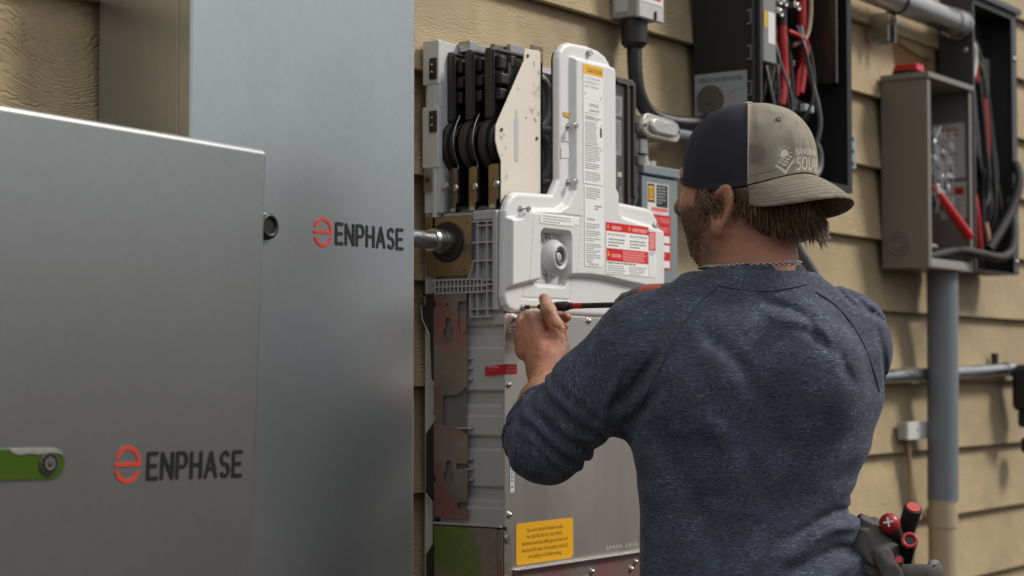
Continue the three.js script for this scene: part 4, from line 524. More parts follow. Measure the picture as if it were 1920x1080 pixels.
// ---------- taupe meter box ----------
{
  const g = onWall('meter_box', 'open taupe meter box with tangled bare lugs and red-handled wires', 'meter box', [4.36, 1.652, 0]);
  const X0 = 4.222, X1 = 4.505, Y0 = 1.655, Y1 = 2.112, Z1 = 0.133, m = M.taupe;
  part('back_panel', span(X0, X1, Y0, Y1, 0.0135, 0.017), m, g); const sp = part('side_panel', span(X0, X0 + 0.003, Y0, Y1, 0.0172, Z1), m, g); part('side_panel', span(X1 - 0.003, X1, Y0, Y1, 0.0172, Z1), m, g); part('bottom_panel', span(X0 + 0.0032, X1 - 0.0032, Y0, Y0 + 0.003, 0.0172, Z1), m, g);
  part('top_cap', span(X0 - 0.006, X1 + 0.004, Y1 + 0.0002, Y1 + 0.014, 0.0135, Z1 + 0.006, 0.002), mat(L(0.2, 0.185, 0.165), 0.5), g);
  part('front_flange', merge([span(X0 + 0.0032, X0 + 0.02, Y0 + 0.0032, Y1, Z1 - 0.003, Z1, 0.001), span(X1 - 0.017, X1 - 0.0032, Y0 + 0.0032, Y1, Z1 - 0.003, Z1, 0.001)]), m, g); part('bottom_lip', span(X0 + 0.021, X1 - 0.0175, Y0 + 0.0032, Y0 + 0.022, Z1 - 0.004, Z1 - 0.001, 0.001), mat(L(0.28, 0.265, 0.25), 0.4), g);
  for (const r of [0.028, 0.019, 0.011]) part('knockout_ring', new THREE.TorusGeometry(r, 0.0024, 8, 40).rotateY(Math.PI / 2).translate(X0 - 0.0003, 1.715, 0.058), m, sp);
  part('paper_label', span(4.5, 4.5015, 1.895, 2.035, 0.03, 0.116), print((c, w, h) => { c.fillStyle = '#b9b4ad'; c.fillRect(0, 0, w, h); lines(c, w * 0.25, h * 0.1, w * 0.6, 3, h * 0.09, '#b06a60', 71, h * 0.05); lines(c, w * 0.15, h * 0.45, w * 0.7, 5, h * 0.1, '#a08a80', 72, h * 0.03); }, 128, 192), g);
  part('red_label', span(4.5, 4.5015, 1.79, 1.885, 0.05, 0.119), print((c, w, h) => { c.fillStyle = '#b5b0a9'; c.fillRect(0, 0, w, h); c.fillStyle = '#a5281c'; c.fillRect(w * 0.2, h * 0.15, w * 0.7, h * 0.2); lines(c, w * 0.1, h * 0.45, w * 0.8, 6, h * 0.09, '#8b857e', 73); }, 128, 128), g);
  const lug = mat(L(0.62, 0.6, 0.57), 0.22, 1), r = rng(99); for (let i = 0; i < 34; i++) { const q = Math.floor(r() * 3), x = 4.292 + r() * 0.13, y = [1.80, 1.865, 1.955][q] + (r() - 0.5) * 0.05, z = 0.075 + r() * 0.042; const k = i % 3; part('meter_lug', k === 0 ? rbox(0.018 + 0.014 * r(), 0.014, 0.018, 0.003, x, y, z) : k === 1 ? new THREE.TorusGeometry(0.008, 0.0035, 8, 18).rotateY(r() * 2).translate(x, y, z) : cyl([x, y, z], [x + 0.02 * (r() - 0.5), y + 0.03, z + 0.01], 0.0045, 0.004, 8), i % 4 === 3 ? M.darkSteel : lug, g); }
  part('meter_socket', span(4.285, 4.40, 1.845, 1.93, 0.03, 0.085, 0.004), mat(L(0.08, 0.085, 0.09), 0.5), g); const gp = new THREE.PlaneGeometry(0.13, 0.21, 40, 60).translate(4.352, 1.895, 0.1215); { const p = gp.attributes.position; for (let i = 0; i < p.count; i++) p.setZ(i, p.getZ(i) + 0.007 * fbm(p.getX(i) * 45, p.getY(i) * 45, 2, 3)); gp.computeVertexNormals(); } part('clear_guard', gp, new THREE.MeshPhysicalMaterial({ color: L(0.9, 0.9, 0.9), roughness: 0.06, transmission: 1, thickness: 0 }), g, 'crumpled clear plastic guard');
  const pr = part('plier_handle', cyl([4.32, 1.842, 0.115], [4.445, 1.743, 0.145], 0.0115, 0.0125, 16), M.redPlastic, g, 'red insulated handle sticking out'); part('handle_end', new THREE.SphereGeometry(0.0128, 14, 10).translate(4.445, 1.743, 0.145), M.redPlastic, pr); part('handle_neck', cyl([4.3, 1.858, 0.11], [4.32, 1.842, 0.115], 0.006, 0.009, 12), M.red, pr);
  part('red_wire', tube([[4.268, 1.80, 0.1], [4.27, 1.75, 0.105], [4.285, 1.70, 0.1], [4.29, 1.665, 0.09]], 0.0115, 24, 12), M.red, g); part('black_bundle', merge([tube([[4.26, 1.68, 0.09], [4.31, 1.685, 0.1], [4.37, 1.695, 0.11], [4.43, 1.705, 0.125], [4.5, 1.70, 0.15], [4.6, 1.695, 0.17], [4.68, 1.72, 0.17], [4.75, 1.79, 0.15], [4.79, 1.86, 0.12]], 0.012, 60, 12)]), M.rubber, g); part('conduit_hub', new THREE.TorusGeometry(0.03, 0.007, 10, 32).rotateX(Math.PI / 2 - 0.4).translate(4.34, 1.70, 0.07), mat(L(0.2, 0.19, 0.18), 0.5), g);
}
{
  const g = onWall('red_lever_block', 'small red lever block lying on top of the taupe meter box', 'tool', [4.25, 2.126, 0.08]);
  part('lever', slabX([[0.042, 2.135], [0.046, 2.147], [0.06, 2.151], [0.105, 2.15], [0.107, 2.134]].reverse(), 4.225, 4.27, 0.003), M.redPlastic, g); part('base', span(4.228, 4.266, 2.1262, 2.1345, 0.04, 0.1, 0.002), M.rubber, g);
}
// ---------- dark service enclosure at the edge ----------
{
  const g = onWall('service_enclosure', 'open dark grey service enclosure with hanging cables at the wall\u2019s far end', 'enclosure', [4.75, 1.66, 0]);
  const X0 = 4.59, X1 = 4.905, Y0 = 1.665, Y1 = 2.372, Z1 = 0.105, m = M.darkSteel;
  part('back_panel', span(X0, X1, Y0, Y1, 0.0135, 0.017), m, g); const sp = part('side_panel', span(X0, X0 + 0.003, Y0, Y1, 0.0172, Z1), m, g); part('side_panel', span(X1 - 0.003, X1, Y0, Y1, 0.0172, Z1), m, g); part('bottom_panel', span(X0 + 0.0032, X1 - 0.0032, Y0, Y0 + 0.003, 0.0172, Z1), m, g);
  part('top_cap', span(X0 - 0.002, X1 + 0.012, Y1 + 0.0002, Y1 + 0.018, 0.0135, Z1 + 0.012, 0.003), mat(L(0.07, 0.075, 0.08), 0.45), g); part('front_flange', merge([span(X1 - 0.035, X1 - 0.0032, Y0 + 0.0032, Y1, Z1 - 0.003, Z1, 0.001), span(X0 + 0.0032, X0 + 0.012, Y0 + 0.0032, Y1, Z1 - 0.003, Z1, 0.001), span(X0 + 0.0125, X1 - 0.0355, Y1 - 0.016, Y1, Z1 - 0.003, Z1, 0.001)]), mat(L(0.055, 0.058, 0.06), 0.45), g);
  part('side_bolt', new THREE.SphereGeometry(0.008, 14, 8).scale(0.4, 1, 1).translate(X0 - 0.002, 2.235, 0.085), M.galv, sp); for (const [x, y] of [[4.888, 2.25], [4.888, 1.7], [4.87, 1.9]]) part('flange_bolt', new THREE.SphereGeometry(0.007, 14, 8).scale(1, 1, 0.5).translate(x, y, 0.106), M.galv, g);
  part('paper_label', span(4.78, 4.87, 2.05, 2.26, 0.0172, 0.0182), print((c, w, h) => { c.fillStyle = '#6d6664'; c.fillRect(0, 0, w, h); c.fillStyle = '#5a4340'; c.fillRect(w * 0.15, h * 0.08, w * 0.6, h * 0.12); lines(c, w * 0.15, h * 0.3, w * 0.7, 6, h * 0.08, '#55504e', 81, h * 0.03); }, 96, 192), g);
  part('breaker_bank', span(4.61, 4.80, 1.70, 2.24, 0.02, 0.07, 0.004), M.black, g); for (let i = 0; i < 4; i++) part('breaker_toggle', span(4.66, 4.70, 1.80 + i * 0.08, 1.82 + i * 0.08, 0.0752, 0.085, 0.002), M.rubber, g); part('silver_lug', rbox(0.012, 0.06, 0.012, 0.002, 4.645, 1.99, 0.082), M.bolt, g); part('green_lug', rbox(0.012, 0.05, 0.012, 0.002, 4.628, 1.995, 0.08), M.green, g); for (const [x, y] of [[4.62, 1.86], [4.70, 1.80], [4.73, 1.92], [4.62, 1.74], [4.76, 1.87]]) part('terminal_screw', rbox(0.012, 0.016, 0.014, 0.003, x, y, 0.088), M.bolt, g);
  const wire = (pts, r, mm, l) => part('wire', tube(pts, r, 48, 12), mm, g, l);
  wire([[4.605, 2.275, 0.08], [4.63, 2.265, 0.085], [4.65, 2.235, 0.085], [4.66, 2.2, 0.085], [4.665, 2.16, 0.085]], 0.0075, M.red, 'red cable'); wire([[4.605, 2.262, 0.085], [4.622, 2.25, 0.095], [4.63, 2.215, 0.095], [4.62, 2.18, 0.095], [4.612, 2.165, 0.095]], 0.0065, M.white, 'white cable'); wire([[4.70, 2.12, 0.09], [4.705, 2.06, 0.092], [4.712, 1.99, 0.092], [4.71, 1.93, 0.09]], 0.0095, M.red, 'red cable'); wire([[4.61, 1.86, 0.095], [4.615, 1.81, 0.1], [4.625, 1.76, 0.1], [4.635, 1.72, 0.1], [4.645, 1.695, 0.1]], 0.0095, M.red, 'red cable'); wire([[4.65, 2.23, 0.08], [4.70, 2.2, 0.085], [4.735, 2.14, 0.085], [4.75, 2.05, 0.085]], 0.006, M.green);
  { const r = rng(654); for (let i = 0; i < 11; i++) { const x0 = 4.64 + r() * 0.12, y0 = 2.2 - r() * 0.2, y1 = 1.7 + r() * 0.14, z = 0.085 + r() * 0.02; wire([[x0, y0, z - 0.01], [x0 + (r() - 0.5) * 0.05, mix(y0, y1, 0.4), z], [x0 + (r() - 0.5) * 0.07, mix(y0, y1, 0.75), z + 0.01], [x0 + (r() - 0.5) * 0.05, y1, z - 0.01]], 0.004 + 0.005 * r(), i % 4 === 3 ? mat(L(0.12, 0.12, 0.125), 0.5) : M.rubber); } }
  wire([[4.62, 2.28, 0.07], [4.67, 2.25, 0.075], [4.72, 2.17, 0.075], [4.75, 2.05, 0.08], [4.765, 1.9, 0.085], [4.75, 1.78, 0.09]], 0.016, M.rubber, 'black cable'); wire([[4.85, 1.96, 0.12], [4.82, 1.92, 0.14], [4.77, 1.84, 0.14], [4.70, 1.77, 0.13], [4.645, 1.72, 0.12]], 0.013, M.rubber); wire([[4.655, 1.79, 0.11], [4.657, 1.76, 0.115], [4.66, 1.74, 0.115]], 0.005, mat(L(0.55, 0.35, 0.2), 0.5));
}
// ---------- pipes below ----------
{
  const g = onWall('pvc_riser', 'thick grey plastic riser pipe hanging below the taupe meter box', 'pipe', [4.385, 1.08, 0.075]);
  part('pipe', cyl([4.446, 1.654, 0.075], [4.434, 1.085, 0.075], 0.0385, 0.0385, 48), M.pvc, g); part('end_rim', new THREE.TorusGeometry(0.0372, 0.0018, 8, 48).rotateX(Math.PI / 2).translate(4.434, 1.085, 0.075), M.pvc, g);
  const p = onWall('painted_pipe', 'tan painted pipe rising from the ground into the grey riser', 'pipe', [4.384, 0, 0.075]);
  part('pipe', cyl([4.43, 0, 0.075], [4.43, 1.0845, 0.075], 0.0355, 0.0355, 40), mat(L(0.40, 0.325, 0.21), 0.6), p); const st = part('strap', cyl([4.43, 1.018, 0.075], [4.43, 1.066, 0.075], 0.0375, 0.0375, 40), mat(L(0.40, 0.325, 0.21), 0.6), p); part('strap_bolt', merge([cyl([4.471, 1.045, 0.06], [4.491, 1.045, 0.06], 0.011, 0.011, 8), span(4.466, 4.472, 1.03, 1.06, 0.0135, 0.08, 0.001)]), mat(L(0.40, 0.325, 0.21), 0.6), st);
}
{
  const g = onWall('thin_conduit', 'thin galvanised conduit running level behind the grey riser pipe', 'conduit', [4.6, 1.4, 0.03]);
  part('pipe', cyl([3.9, 1.385, 0.031], [5.03, 1.411, 0.031], 0.0172, 0.0172, 24), M.emt, g); part('coupling', merge([cyl([4.325, 1.3948, 0.031], [4.375, 1.396, 0.031], 0.0205, 0.0205, 24), cyl([4.34, 1.395, 0.031], [4.346, 1.395, 0.031], 0.0225, 0.0225, 8)]), M.bolt, g); part('end_coupling', cyl([4.98, 1.41, 0.031], [5.05, 1.412, 0.031], 0.0205, 0.0205, 24), M.bolt, g); part('pipe_clip', merge([span(4.93, 4.945, 1.425, 1.455, 0.0135, 0.03, 0.001)]), M.darkSteel, g);
}
{
  const g = onWall('black_splice_box', 'black rubber splice box at the end of the thin conduit', 'electrical box', [5.08, 1.27, 0.05]);
  part('body', rbox(0.1, 0.13, 0.08, 0.02, 5.065, 1.36, 0.075), M.rubber, g); part('lower_gland', rbox(0.05, 0.05, 0.05, 0.012, 5.06, 1.275, 0.07), M.rubber, g); part('drip_cap', rbox(0.06, 0.045, 0.06, 0.012, 5.10, 1.20, 0.07), M.rubber, g); part('red_tip', cyl([5.025, 1.287, 0.09], [5.03, 1.279, 0.095], 0.009, 0.007, 12), mat(L(0.28, 0.1, 0.08), 0.5), g);
}
{
  const g = onWall('white_cable_box', 'small white cable box on the siding left of the grey riser', 'cable box', [4.34, 1.235, 0]);
  part('base', span(4.30, 4.414, 1.237, 1.279, 0.0135, 0.034, 0.002), mat(L(0.36, 0.35, 0.33), 0.5), g); const l = part('lid', span(4.299, 4.416, 1.2365, 1.2805, 0.0342, 0.043, 0.002), mat(L(0.6, 0.585, 0.57), 0.45), g); part('lid_screw', cyl([4.357, 1.26, 0.043], [4.357, 1.26, 0.0445], 0.0045, 0.004, 12), mat(L(0.35, 0.34, 0.33), 0.5), l);
  const c = onWall('tan_cable', 'tan cable dropping from the small white cable box', 'cable', [4.36, 1.0, 0.02]); part('cable', tube([[4.35, 1.24, 0.02], [4.352, 1.2, 0.022], [4.354, 1.15, 0.024], [4.356, 1.05, 0.026], [4.357, 0.9, 0.026]], 0.0055, 40, 10), mat(L(0.37, 0.26, 0.15), 0.6), c);
}
// ---------- surface from a distance field (surface nets, then pulled onto the surface) ----------
function fieldMesh(f, lo, hi, cell, detail) {
  const n = [0, 1, 2].map((i) => Math.ceil((hi[i] - lo[i]) / cell) + 1), [nx, ny, nz] = n, val = new Float32Array(nx * ny * nz), g2 = detail || f;
  // coarse pass skips empty blocks
  const B = 4; for (let k = 0; k < nz; k += B) for (let j = 0; j < ny; j += B) for (let i = 0; i < nx; i += B) {
    const c = f(lo[0] + (i + 1.5) * cell, lo[1] + (j + 1.5) * cell, lo[2] + (k + 1.5) * cell), far = Math.abs(c) > cell * 7;
    for (let kk = k; kk < Math.min(nz, k + B); kk++) for (let jj = j; jj < Math.min(ny, j + B); jj++) for (let ii = i; ii < Math.min(nx, i + B); ii++) val[(kk * ny + jj) * nx + ii] = far ? c : g2(lo[0] + ii * cell, lo[1] + jj * cell, lo[2] + kk * cell);
  }
  const vid = new Int32Array(nx * ny * nz).fill(-1), pos = [], at = (i, j, k) => (k * ny + j) * nx + i;
  for (let k = 0; k < nz - 1; k++) for (let j = 0; j < ny - 1; j++) for (let i = 0; i < nx - 1; i++) {
    let m = 0, sx = 0, sy = 0, sz = 0, cnt = 0; const v = []; for (let c = 0; c < 8; c++) { const w = val[at(i + (c & 1), j + ((c >> 1) & 1), k + (c >> 2))]; v.push(w); if (w < 0) m |= 1 << c; }
    if (m === 0 || m === 255) continue;
    for (let a = 0; a < 8; a++) for (let b = 1; b < 8; b <<= 1) if (!(a & b)) { const c = a | b; if ((v[a] < 0) !== (v[c] < 0)) { const t = v[a] / (v[a] - v[c]); sx += (a & 1) + ((b & 1) ? t : 0); sy += ((a >> 1) & 1) + ((b & 2) ? t : 0); sz += (a >> 2) + ((b & 4) ? t : 0); cnt++; } }
    vid[at(i, j, k)] = pos.length / 3; pos.push(lo[0] + (i + sx / cnt) * cell, lo[1] + (j + sy / cnt) * cell, lo[2] + (k + sz / cnt) * cell);
  }
  const idx = [];
  for (let k = 1; k < nz - 1; k++) for (let j = 1; j < ny - 1; j++) for (let i = 1; i < nx - 1; i++) {
    const s0 = val[at(i, j, k)] < 0;
    for (let ax = 0; ax < 3; ax++) {
      const s1 = val[at(i + (ax === 0), j + (ax === 1), k + (ax === 2))] < 0; if (s0 === s1) continue;
      const q = ax === 0 ? [vid[at(i, j - 1, k - 1)], vid[at(i, j, k - 1)], vid[at(i, j, k)], vid[at(i, j - 1, k)]] : ax === 1 ? [vid[at(i - 1, j, k - 1)], vid[at(i - 1, j, k)], vid[at(i, j, k)], vid[at(i, j, k - 1)]] : [vid[at(i - 1, j - 1, k)], vid[at(i, j - 1, k)], vid[at(i, j, k)], vid[at(i - 1, j, k)]];
      if (q.some((x) => x < 0)) continue; if (s0) idx.push(q[0], q[1], q[2], q[0], q[2], q[3]); else idx.push(q[0], q[2], q[1], q[0], q[3], q[2]);
    }
  }
  const nor = new Float32Array(pos.length), e = cell * 0.35;
  for (let i = 0; i < pos.length; i += 3) {
    let gx = 0, gy = 1, gz = 0; for (let it = 0; it < 3; it++) { const [x, y, z] = [pos[i], pos[i + 1], pos[i + 2]]; gx = g2(x + e, y, z) - g2(x - e, y, z); gy = g2(x, y + e, z) - g2(x, y - e, z); gz = g2(x, y, z + e) - g2(x, y, z - e); const l = Math.hypot(gx, gy, gz) || 1, slope = Math.max(0.35, l / (2 * e)); gx /= l; gy /= l; gz /= l; if (it < 2) { const d = clamp(g2(x, y, z) / slope, -cell * 0.6, cell * 0.6); pos[i] -= gx * d; pos[i + 1] -= gy * d; pos[i + 2] -= gz * d; } }
    nor[i] = gx; nor[i + 1] = gy; nor[i + 2] = gz;
  }
  const g = new THREE.BufferGeometry(); g.setAttribute('position', new THREE.Float32BufferAttribute(pos, 3)); g.setAttribute('normal', new THREE.BufferAttribute(nor, 3)); g.setIndex(idx); return g;
}
const smin = (a, b, k) => { const h = Math.max(k - Math.abs(a - b), 0) / k; return Math.min(a, b) - h * h * k * 0.25; };
const smax = (a, b, k) => -smin(-a, -b, k);
function cone(a, b, ra, rb) { // tapered capsule
  const dx = b[0] - a[0], dy = b[1] - a[1], dz = b[2] - a[2], l2 = dx * dx + dy * dy + dz * dz;
  return (x, y, z) => { const px = x - a[0], py = y - a[1], pz = z - a[2], t = clamp((px * dx + py * dy + pz * dz) / l2); return Math.hypot(px - dx * t, py - dy * t, pz - dz * t) - (ra + (rb - ra) * t); };
}
function ell(c, r, yaw = 0) { const s = Math.sin(yaw), co = Math.cos(yaw), m = Math.min(...r); return (x, y, z) => { const a = x - c[0], y1 = y - c[1], b = z - c[2], x1 = (co * a - s * b) / r[0], z1 = (s * a + co * b) / r[2], k = Math.hypot(x1, y1 / r[1], z1), k2 = Math.hypot(x1 / r[0], y1 / r[1] / r[1], z1 / r[2]); return k2 > 1e-9 ? k * (k - 1) / k2 : -m; }; }
const union = (fs, k) => (x, y, z) => { let d = fs[0](x, y, z); for (let i = 1; i < fs.length; i++) d = smin(d, fs[i](x, y, z), k); return d; };
function ramp(keys) { return (t) => { if (t <= keys[0][0]) return keys[0][1]; for (let i = 1; i < keys.length; i++) if (t <= keys[i][0]) { const a = keys[i - 1], b = keys[i], u = (t - a[0]) / (b[0] - a[0]); return mix(a[1], b[1], u * u * (3 - 2 * u)); } return keys[keys.length - 1][1]; }; }
function tuple(g, name, n, fn) { const p = g.attributes.position, a = new Float32Array(p.count * n); for (let i = 0; i < p.count; i++) a.set(fn(p.getX(i), p.getY(i), p.getZ(i), i), i * n); g.setAttribute(name, new THREE.BufferAttribute(a, n)); return g; }

// ---------- the worker: local x runs along his shoulders, y up, z out of his back ----------
const man = thing('person', 'person in heathered navy shirt and backwards cap driving a screw into the battery', 'person', [2.3571, 0, 0.6381], -54.68 * Math.PI / 180);
{
  const P = (n, g, m, l, p = man) => part(n, g, m, p, l);
  // joints
  const shL = [-0.145, 1.446, 0.0], elL = [-0.283, 1.303, -0.075], wrL = [-0.275, 1.408, -0.245], shR = [0.138, 1.448, -0.012], elR = [0.112, 1.24, -0.19], wrR = [-0.035, 1.40, -0.215];
  // ---- head ----
  const A = 38 * Math.PI / 180, F = [-Math.cos(A), 0, -Math.sin(A)], Lf = [-Math.sin(A), 0, Math.cos(A)], HC = [0.004, 1.668, -0.002];
  const hp = (f, u, l) => [HC[0] + F[0] * f + Lf[0] * l, HC[1] + u, HC[2] + F[2] * f + Lf[2] * l]; // forward, up, left of the head
  const toHead = (x, y, z) => { const a = x - HC[0], c = z - HC[2]; return [a * F[0] + c * F[2], y - HC[1], a * Lf[0] + c * Lf[2]]; };
  const headAxis = (g) => (x, y, z) => { const [f, u, l] = toHead(x, y, z); return g(f, u, l); };
  const skull = ell([0, 0.018, 0], [0.094, 0.098, 0.074]), jaw = ell([0.03, -0.062, 0], [0.056, 0.052, 0.056]), chin = ell([0.062, -0.088, 0], [0.026, 0.026, 0.03]), cheek = [-1, 1].map((s) => ell([0.045, -0.03, s * 0.038], [0.036, 0.036, 0.028])), brow = ell([0.074, 0.018, 0], [0.022, 0.018, 0.05]);
  const nose = (f, u, l) => Math.min(cone([0.088, 0.012, 0], [0.112, -0.026, 0], 0.009, 0.0125)(f, u, l), Math.min(ell([0.1, -0.03, 0.011], [0.011, 0.008, 0.007])(f, u, l), ell([0.1, -0.03, -0.011], [0.011, 0.008, 0.007])(f, u, l)));
  const lips = (f, u, l) => Math.min(ell([0.09, -0.053, 0], [0.009, 0.005, 0.022])(f, u, l), ell([0.089, -0.063, 0], [0.009, 0.006, 0.019])(f, u, l));
  const sock = [-1, 1].map((s) => ell([0.092, 0.0, s * 0.031], [0.014, 0.011, 0.016])), ball = [-1, 1].map((s) => ell([0.077, 0.0, s * 0.031], [0.012, 0.012, 0.012]));
  const earShape = (s) => (f, u0, l) => { const u = (u0 + 0.037) * 1.08; const q = l * s - 0.074 - 0.004 * smooth(-0.03, 0.03, u), ff = f + 0.006 + 0.25 * u; const e = Math.hypot(ff / 0.019, u / 0.0325), rim = Math.abs(e - 0.82) * 0.02, body = Math.max((e - 1) * 0.017, Math.abs(q - 0.002 + f * 0.25) - 0.0045), bowl = Math.max((Math.hypot((ff - 0.004) / 0.011, (u + 0.002) / 0.018) - 1) * 0.01, 0.001 - (q - 0.0025 + f * 0.25)); const lobe = ell([-0.004 + 0.0078, -0.03, s * 0.0745], [0.0095, 0.0105, 0.0055])(f, u, l); return smin(smax(smin(body, Math.hypot(rim, q - 0.005 + f * 0.25) - 0.0035, 0.003), -bowl, 0.003), lobe, 0.006); };
  const ears = [earShape(1), earShape(-1)];
  const headF = headAxis((f, u, l) => { let d = smin(skull(f, u, l), jaw(f, u, l), 0.05); d = smin(d, chin(f, u, l), 0.03); d = smin(d, cheek[0](f, u, l), 0.03); d = smin(d, cheek[1](f, u, l), 0.03); d = smin(d, brow(f, u, l), 0.02); d = smax(d, -sock[0](f, u, l), 0.012); d = smax(d, -sock[1](f, u, l), 0.012); d = Math.min(d, ball[0](f, u, l), ball[1](f, u, l)); d = smin(d, nose(f, u, l), 0.012); d = smin(d, lips(f, u, l), 0.006); d = smin(d, ears[0](f, u, l), 0.006); d = smin(d, ears[1](f, u, l), 0.006); return d; });
  const neckF = union([cone([0.012, 1.50, 0.012], [0.006, 1.62, 0.008], 0.066, 0.058), cone([-0.03, 1.53, -0.03], [-0.02, 1.60, -0.015], 0.02, 0.022), cone([0.035, 1.52, 0.05], [0.03, 1.60, 0.035], 0.024, 0.022)], 0.03);
  // ---- hands ----
  const hand = (wr, pts) => { // pts: palm points, finger chains, thumb chain
    const fs = []; for (const m of pts.palm) fs.push(cone(wr, m, 0.0228, 0.0115)); for (const m of pts.palm) fs.push(cone(m, [m[0], m[1] + 0.001, m[2]], 0.0128, 0.0128)); fs.push(cone(pts.palm[0], pts.palm[3], 0.0115, 0.0105));
    const palm = union(fs, 0.0085), fingers = pts.fingers.map((ch) => { const s = []; for (let i = 1; i < ch.length; i++) s.push(cone(ch[i - 1], ch[i], [0, 0.0105, 0.0094, 0.0086][i], [0, 0.0096, 0.0088, 0.0076][i])); return union(s, 0.004); }), th = pts.thumb, thumb = union([cone(wr, th[0], 0.019, 0.0165), cone(th[0], th[1], 0.0165, 0.0125), cone(th[1], th[2], 0.0122, 0.0112), cone(th[2], th[3], 0.0116, 0.0088)], 0.006);
    return (x, y, z) => { let d = palm(x, y, z); for (const f of fingers) d = smin(d, f(x, y, z), 0.0045); return smin(d, thumb(x, y, z), 0.007); };
  };
  const handLF = hand([wrL[0] - 0.002, wrL[1] + 0.008, wrL[2] - 0.006], {
    palm: [[-0.3, 1.482, -0.28], [-0.312, 1.47, -0.284], [-0.317, 1.453, -0.282], [-0.314, 1.435, -0.276]],
    fingers: [[[-0.3, 1.482, -0.28], [-0.306, 1.489, -0.317], [-0.278, 1.487, -0.336], [-0.247, 1.4895, -0.314]], [[-0.312, 1.47, -0.284], [-0.318, 1.485, -0.322], [-0.283, 1.477, -0.338], [-0.251, 1.475, -0.316]], [[-0.317, 1.453, -0.282], [-0.321, 1.464, -0.318], [-0.294, 1.463, -0.337], [-0.268, 1.459, -0.322]], [[-0.314, 1.435, -0.276], [-0.316, 1.443, -0.306], [-0.294, 1.446, -0.323], [-0.272, 1.445, -0.311]]],
    thumb: [[-0.261, 1.437, -0.258], [-0.263, 1.472, -0.262], [-0.276, 1.497, -0.272], [-0.282, 1.5175, -0.288]] });
  // right hand round the drill handle, its far side
  const hx = -0.088, hz = -0.178, handRF = hand([wrR[0], wrR[1] + 0.004, wrR[2] + 0.006], {
    palm: [[-0.056, 1.445, -0.19], [-0.054, 1.427, -0.187], [-0.053, 1.409, -0.186], [-0.053, 1.393, -0.187]],
    fingers: [0, 1, 2, 3].map((i) => { const y = 1.447 - i * 0.0175; return [[-0.055, y, -0.19 + i * 0.001], [hx + 0.005, y + 0.001, hz - 0.037], [hx - 0.029, y, hz - 0.018], [hx - 0.026, y - 0.001, hz + 0.012]]; }),
    thumb: [[-0.047, 1.425, -0.175], [-0.056, 1.448, -0.152], [-0.082, 1.452, -0.146], [-0.105, 1.45, -0.155]] });
  const foreL = cone(elL, wrL, 0.044, 0.0285), foreL2 = ell([mix(elL[0], wrL[0], 0.35), mix(elL[1], wrL[1], 0.35), mix(elL[2], wrL[2], 0.35)], [0.044, 0.05, 0.055]), foreR = cone(elR, wrR, 0.043, 0.029), upL = cone(shL, elL, 0.05, 0.042), upR = cone(shR, elR, 0.05, 0.042), wristL = ell([wrL[0], wrL[1] - 0.004, wrL[2] + 0.003], [0.032, 0.03, 0.028]);
  const chest = union([cone([-0.08, 1.42, 0], [0.085, 1.42, 0], 0.07, 0.07), cone([0.005, 1.40, 0], [0.0, 1.05, 0.0], 0.08, 0.075), cone([-0.07, 1.0, 0], [0.07, 1.0, 0], 0.075, 0.075), cone([-0.08, 0.95, 0], [-0.1, 0.1, 0.0], 0.07, 0.045), cone([0.08, 0.95, 0], [0.1, 0.1, 0.02], 0.07, 0.045)], 0.06);
  const armsF = (x, y, z) => smin(smin(smin(foreL(x, y, z), foreL2(x, y, z), 0.03), wristL(x, y, z), 0.02), smin(smin(foreR(x, y, z), upL(x, y, z), 0.02), upR(x, y, z), 0.02), 0.01);
  const bodyF = (x, y, z) => smin(smin(chest(x, y, z), armsF(x, y, z), 0.02), neckF(x, y, z), 0.03);
  // ---- skin: body, then head and hands on finer grids, one mesh ----
  const skinF = (x, y, z) => smin(bodyF(x, y, z), headF(x, y, z), 0.025);
  const clip = (f, b) => (x, y, z) => Math.max(f(x, y, z), b(x, y, z));
  const headCut = (x, y, z) => 1.522 - y, handCutL = (x, y, z) => { const t = (x - elL[0]) * (wrL[0] - elL[0]) + (y - elL[1]) * (wrL[1] - elL[1]) + (z - elL[2]) * (wrL[2] - elL[2]); return 0.0135 - t / 0.2057; };
  const lumpL = (x, y, z) => 0.0008 * noise3(x * 80, y * 80, z * 80) + 0.0006 * noise3(x * 210, y * 130, z * 210);
  const crease = (x, y, z) => { const q = (y - 1.4735) - (x + 0.263) * 0.25; return 0.0016 * Math.max(0, Math.sin(q * 2 * Math.PI / 0.0042)) * Math.exp(-((q / 0.009) ** 2)) * (Math.hypot(x + 0.268, z + 0.256) < 0.025 ? 1 : 0); };
  const armHandL = (x, y, z) => smin(smin(smin(foreL(x, y, z), foreL2(x, y, z), 0.03), wristL(x, y, z), 0.02), handLF(x, y, z), 0.018) + lumpL(x, y, z) + crease(x, y, z);
  const grids = [
    fieldMesh((x, y, z) => Math.max(bodyF(x, y, z), y - 1.535), [-0.36, 0.05, -0.3], [0.26, 1.6, 0.16], 0.012),
    fieldMesh(clip((x, y, z) => smin(smin(neckF(x, y, z), headF(x, y, z), 0.025), chest(x, y, z), 0.03) + 0.0005 * noise3(x * 160, y * 160, z * 160), headCut), [-0.14, 1.515, -0.14], [0.16, 1.80, 0.14], 0.0032),
    fieldMesh(armHandL, [-0.36, 1.23, -0.37], [-0.21, 1.545, -0.02], 0.003),
    fieldMesh((x, y, z) => smin(foreR(x, y, z), handRF(x, y, z), 0.018), [-0.14, 1.18, -0.27], [0.2, 1.49, -0.09], 0.0045)];
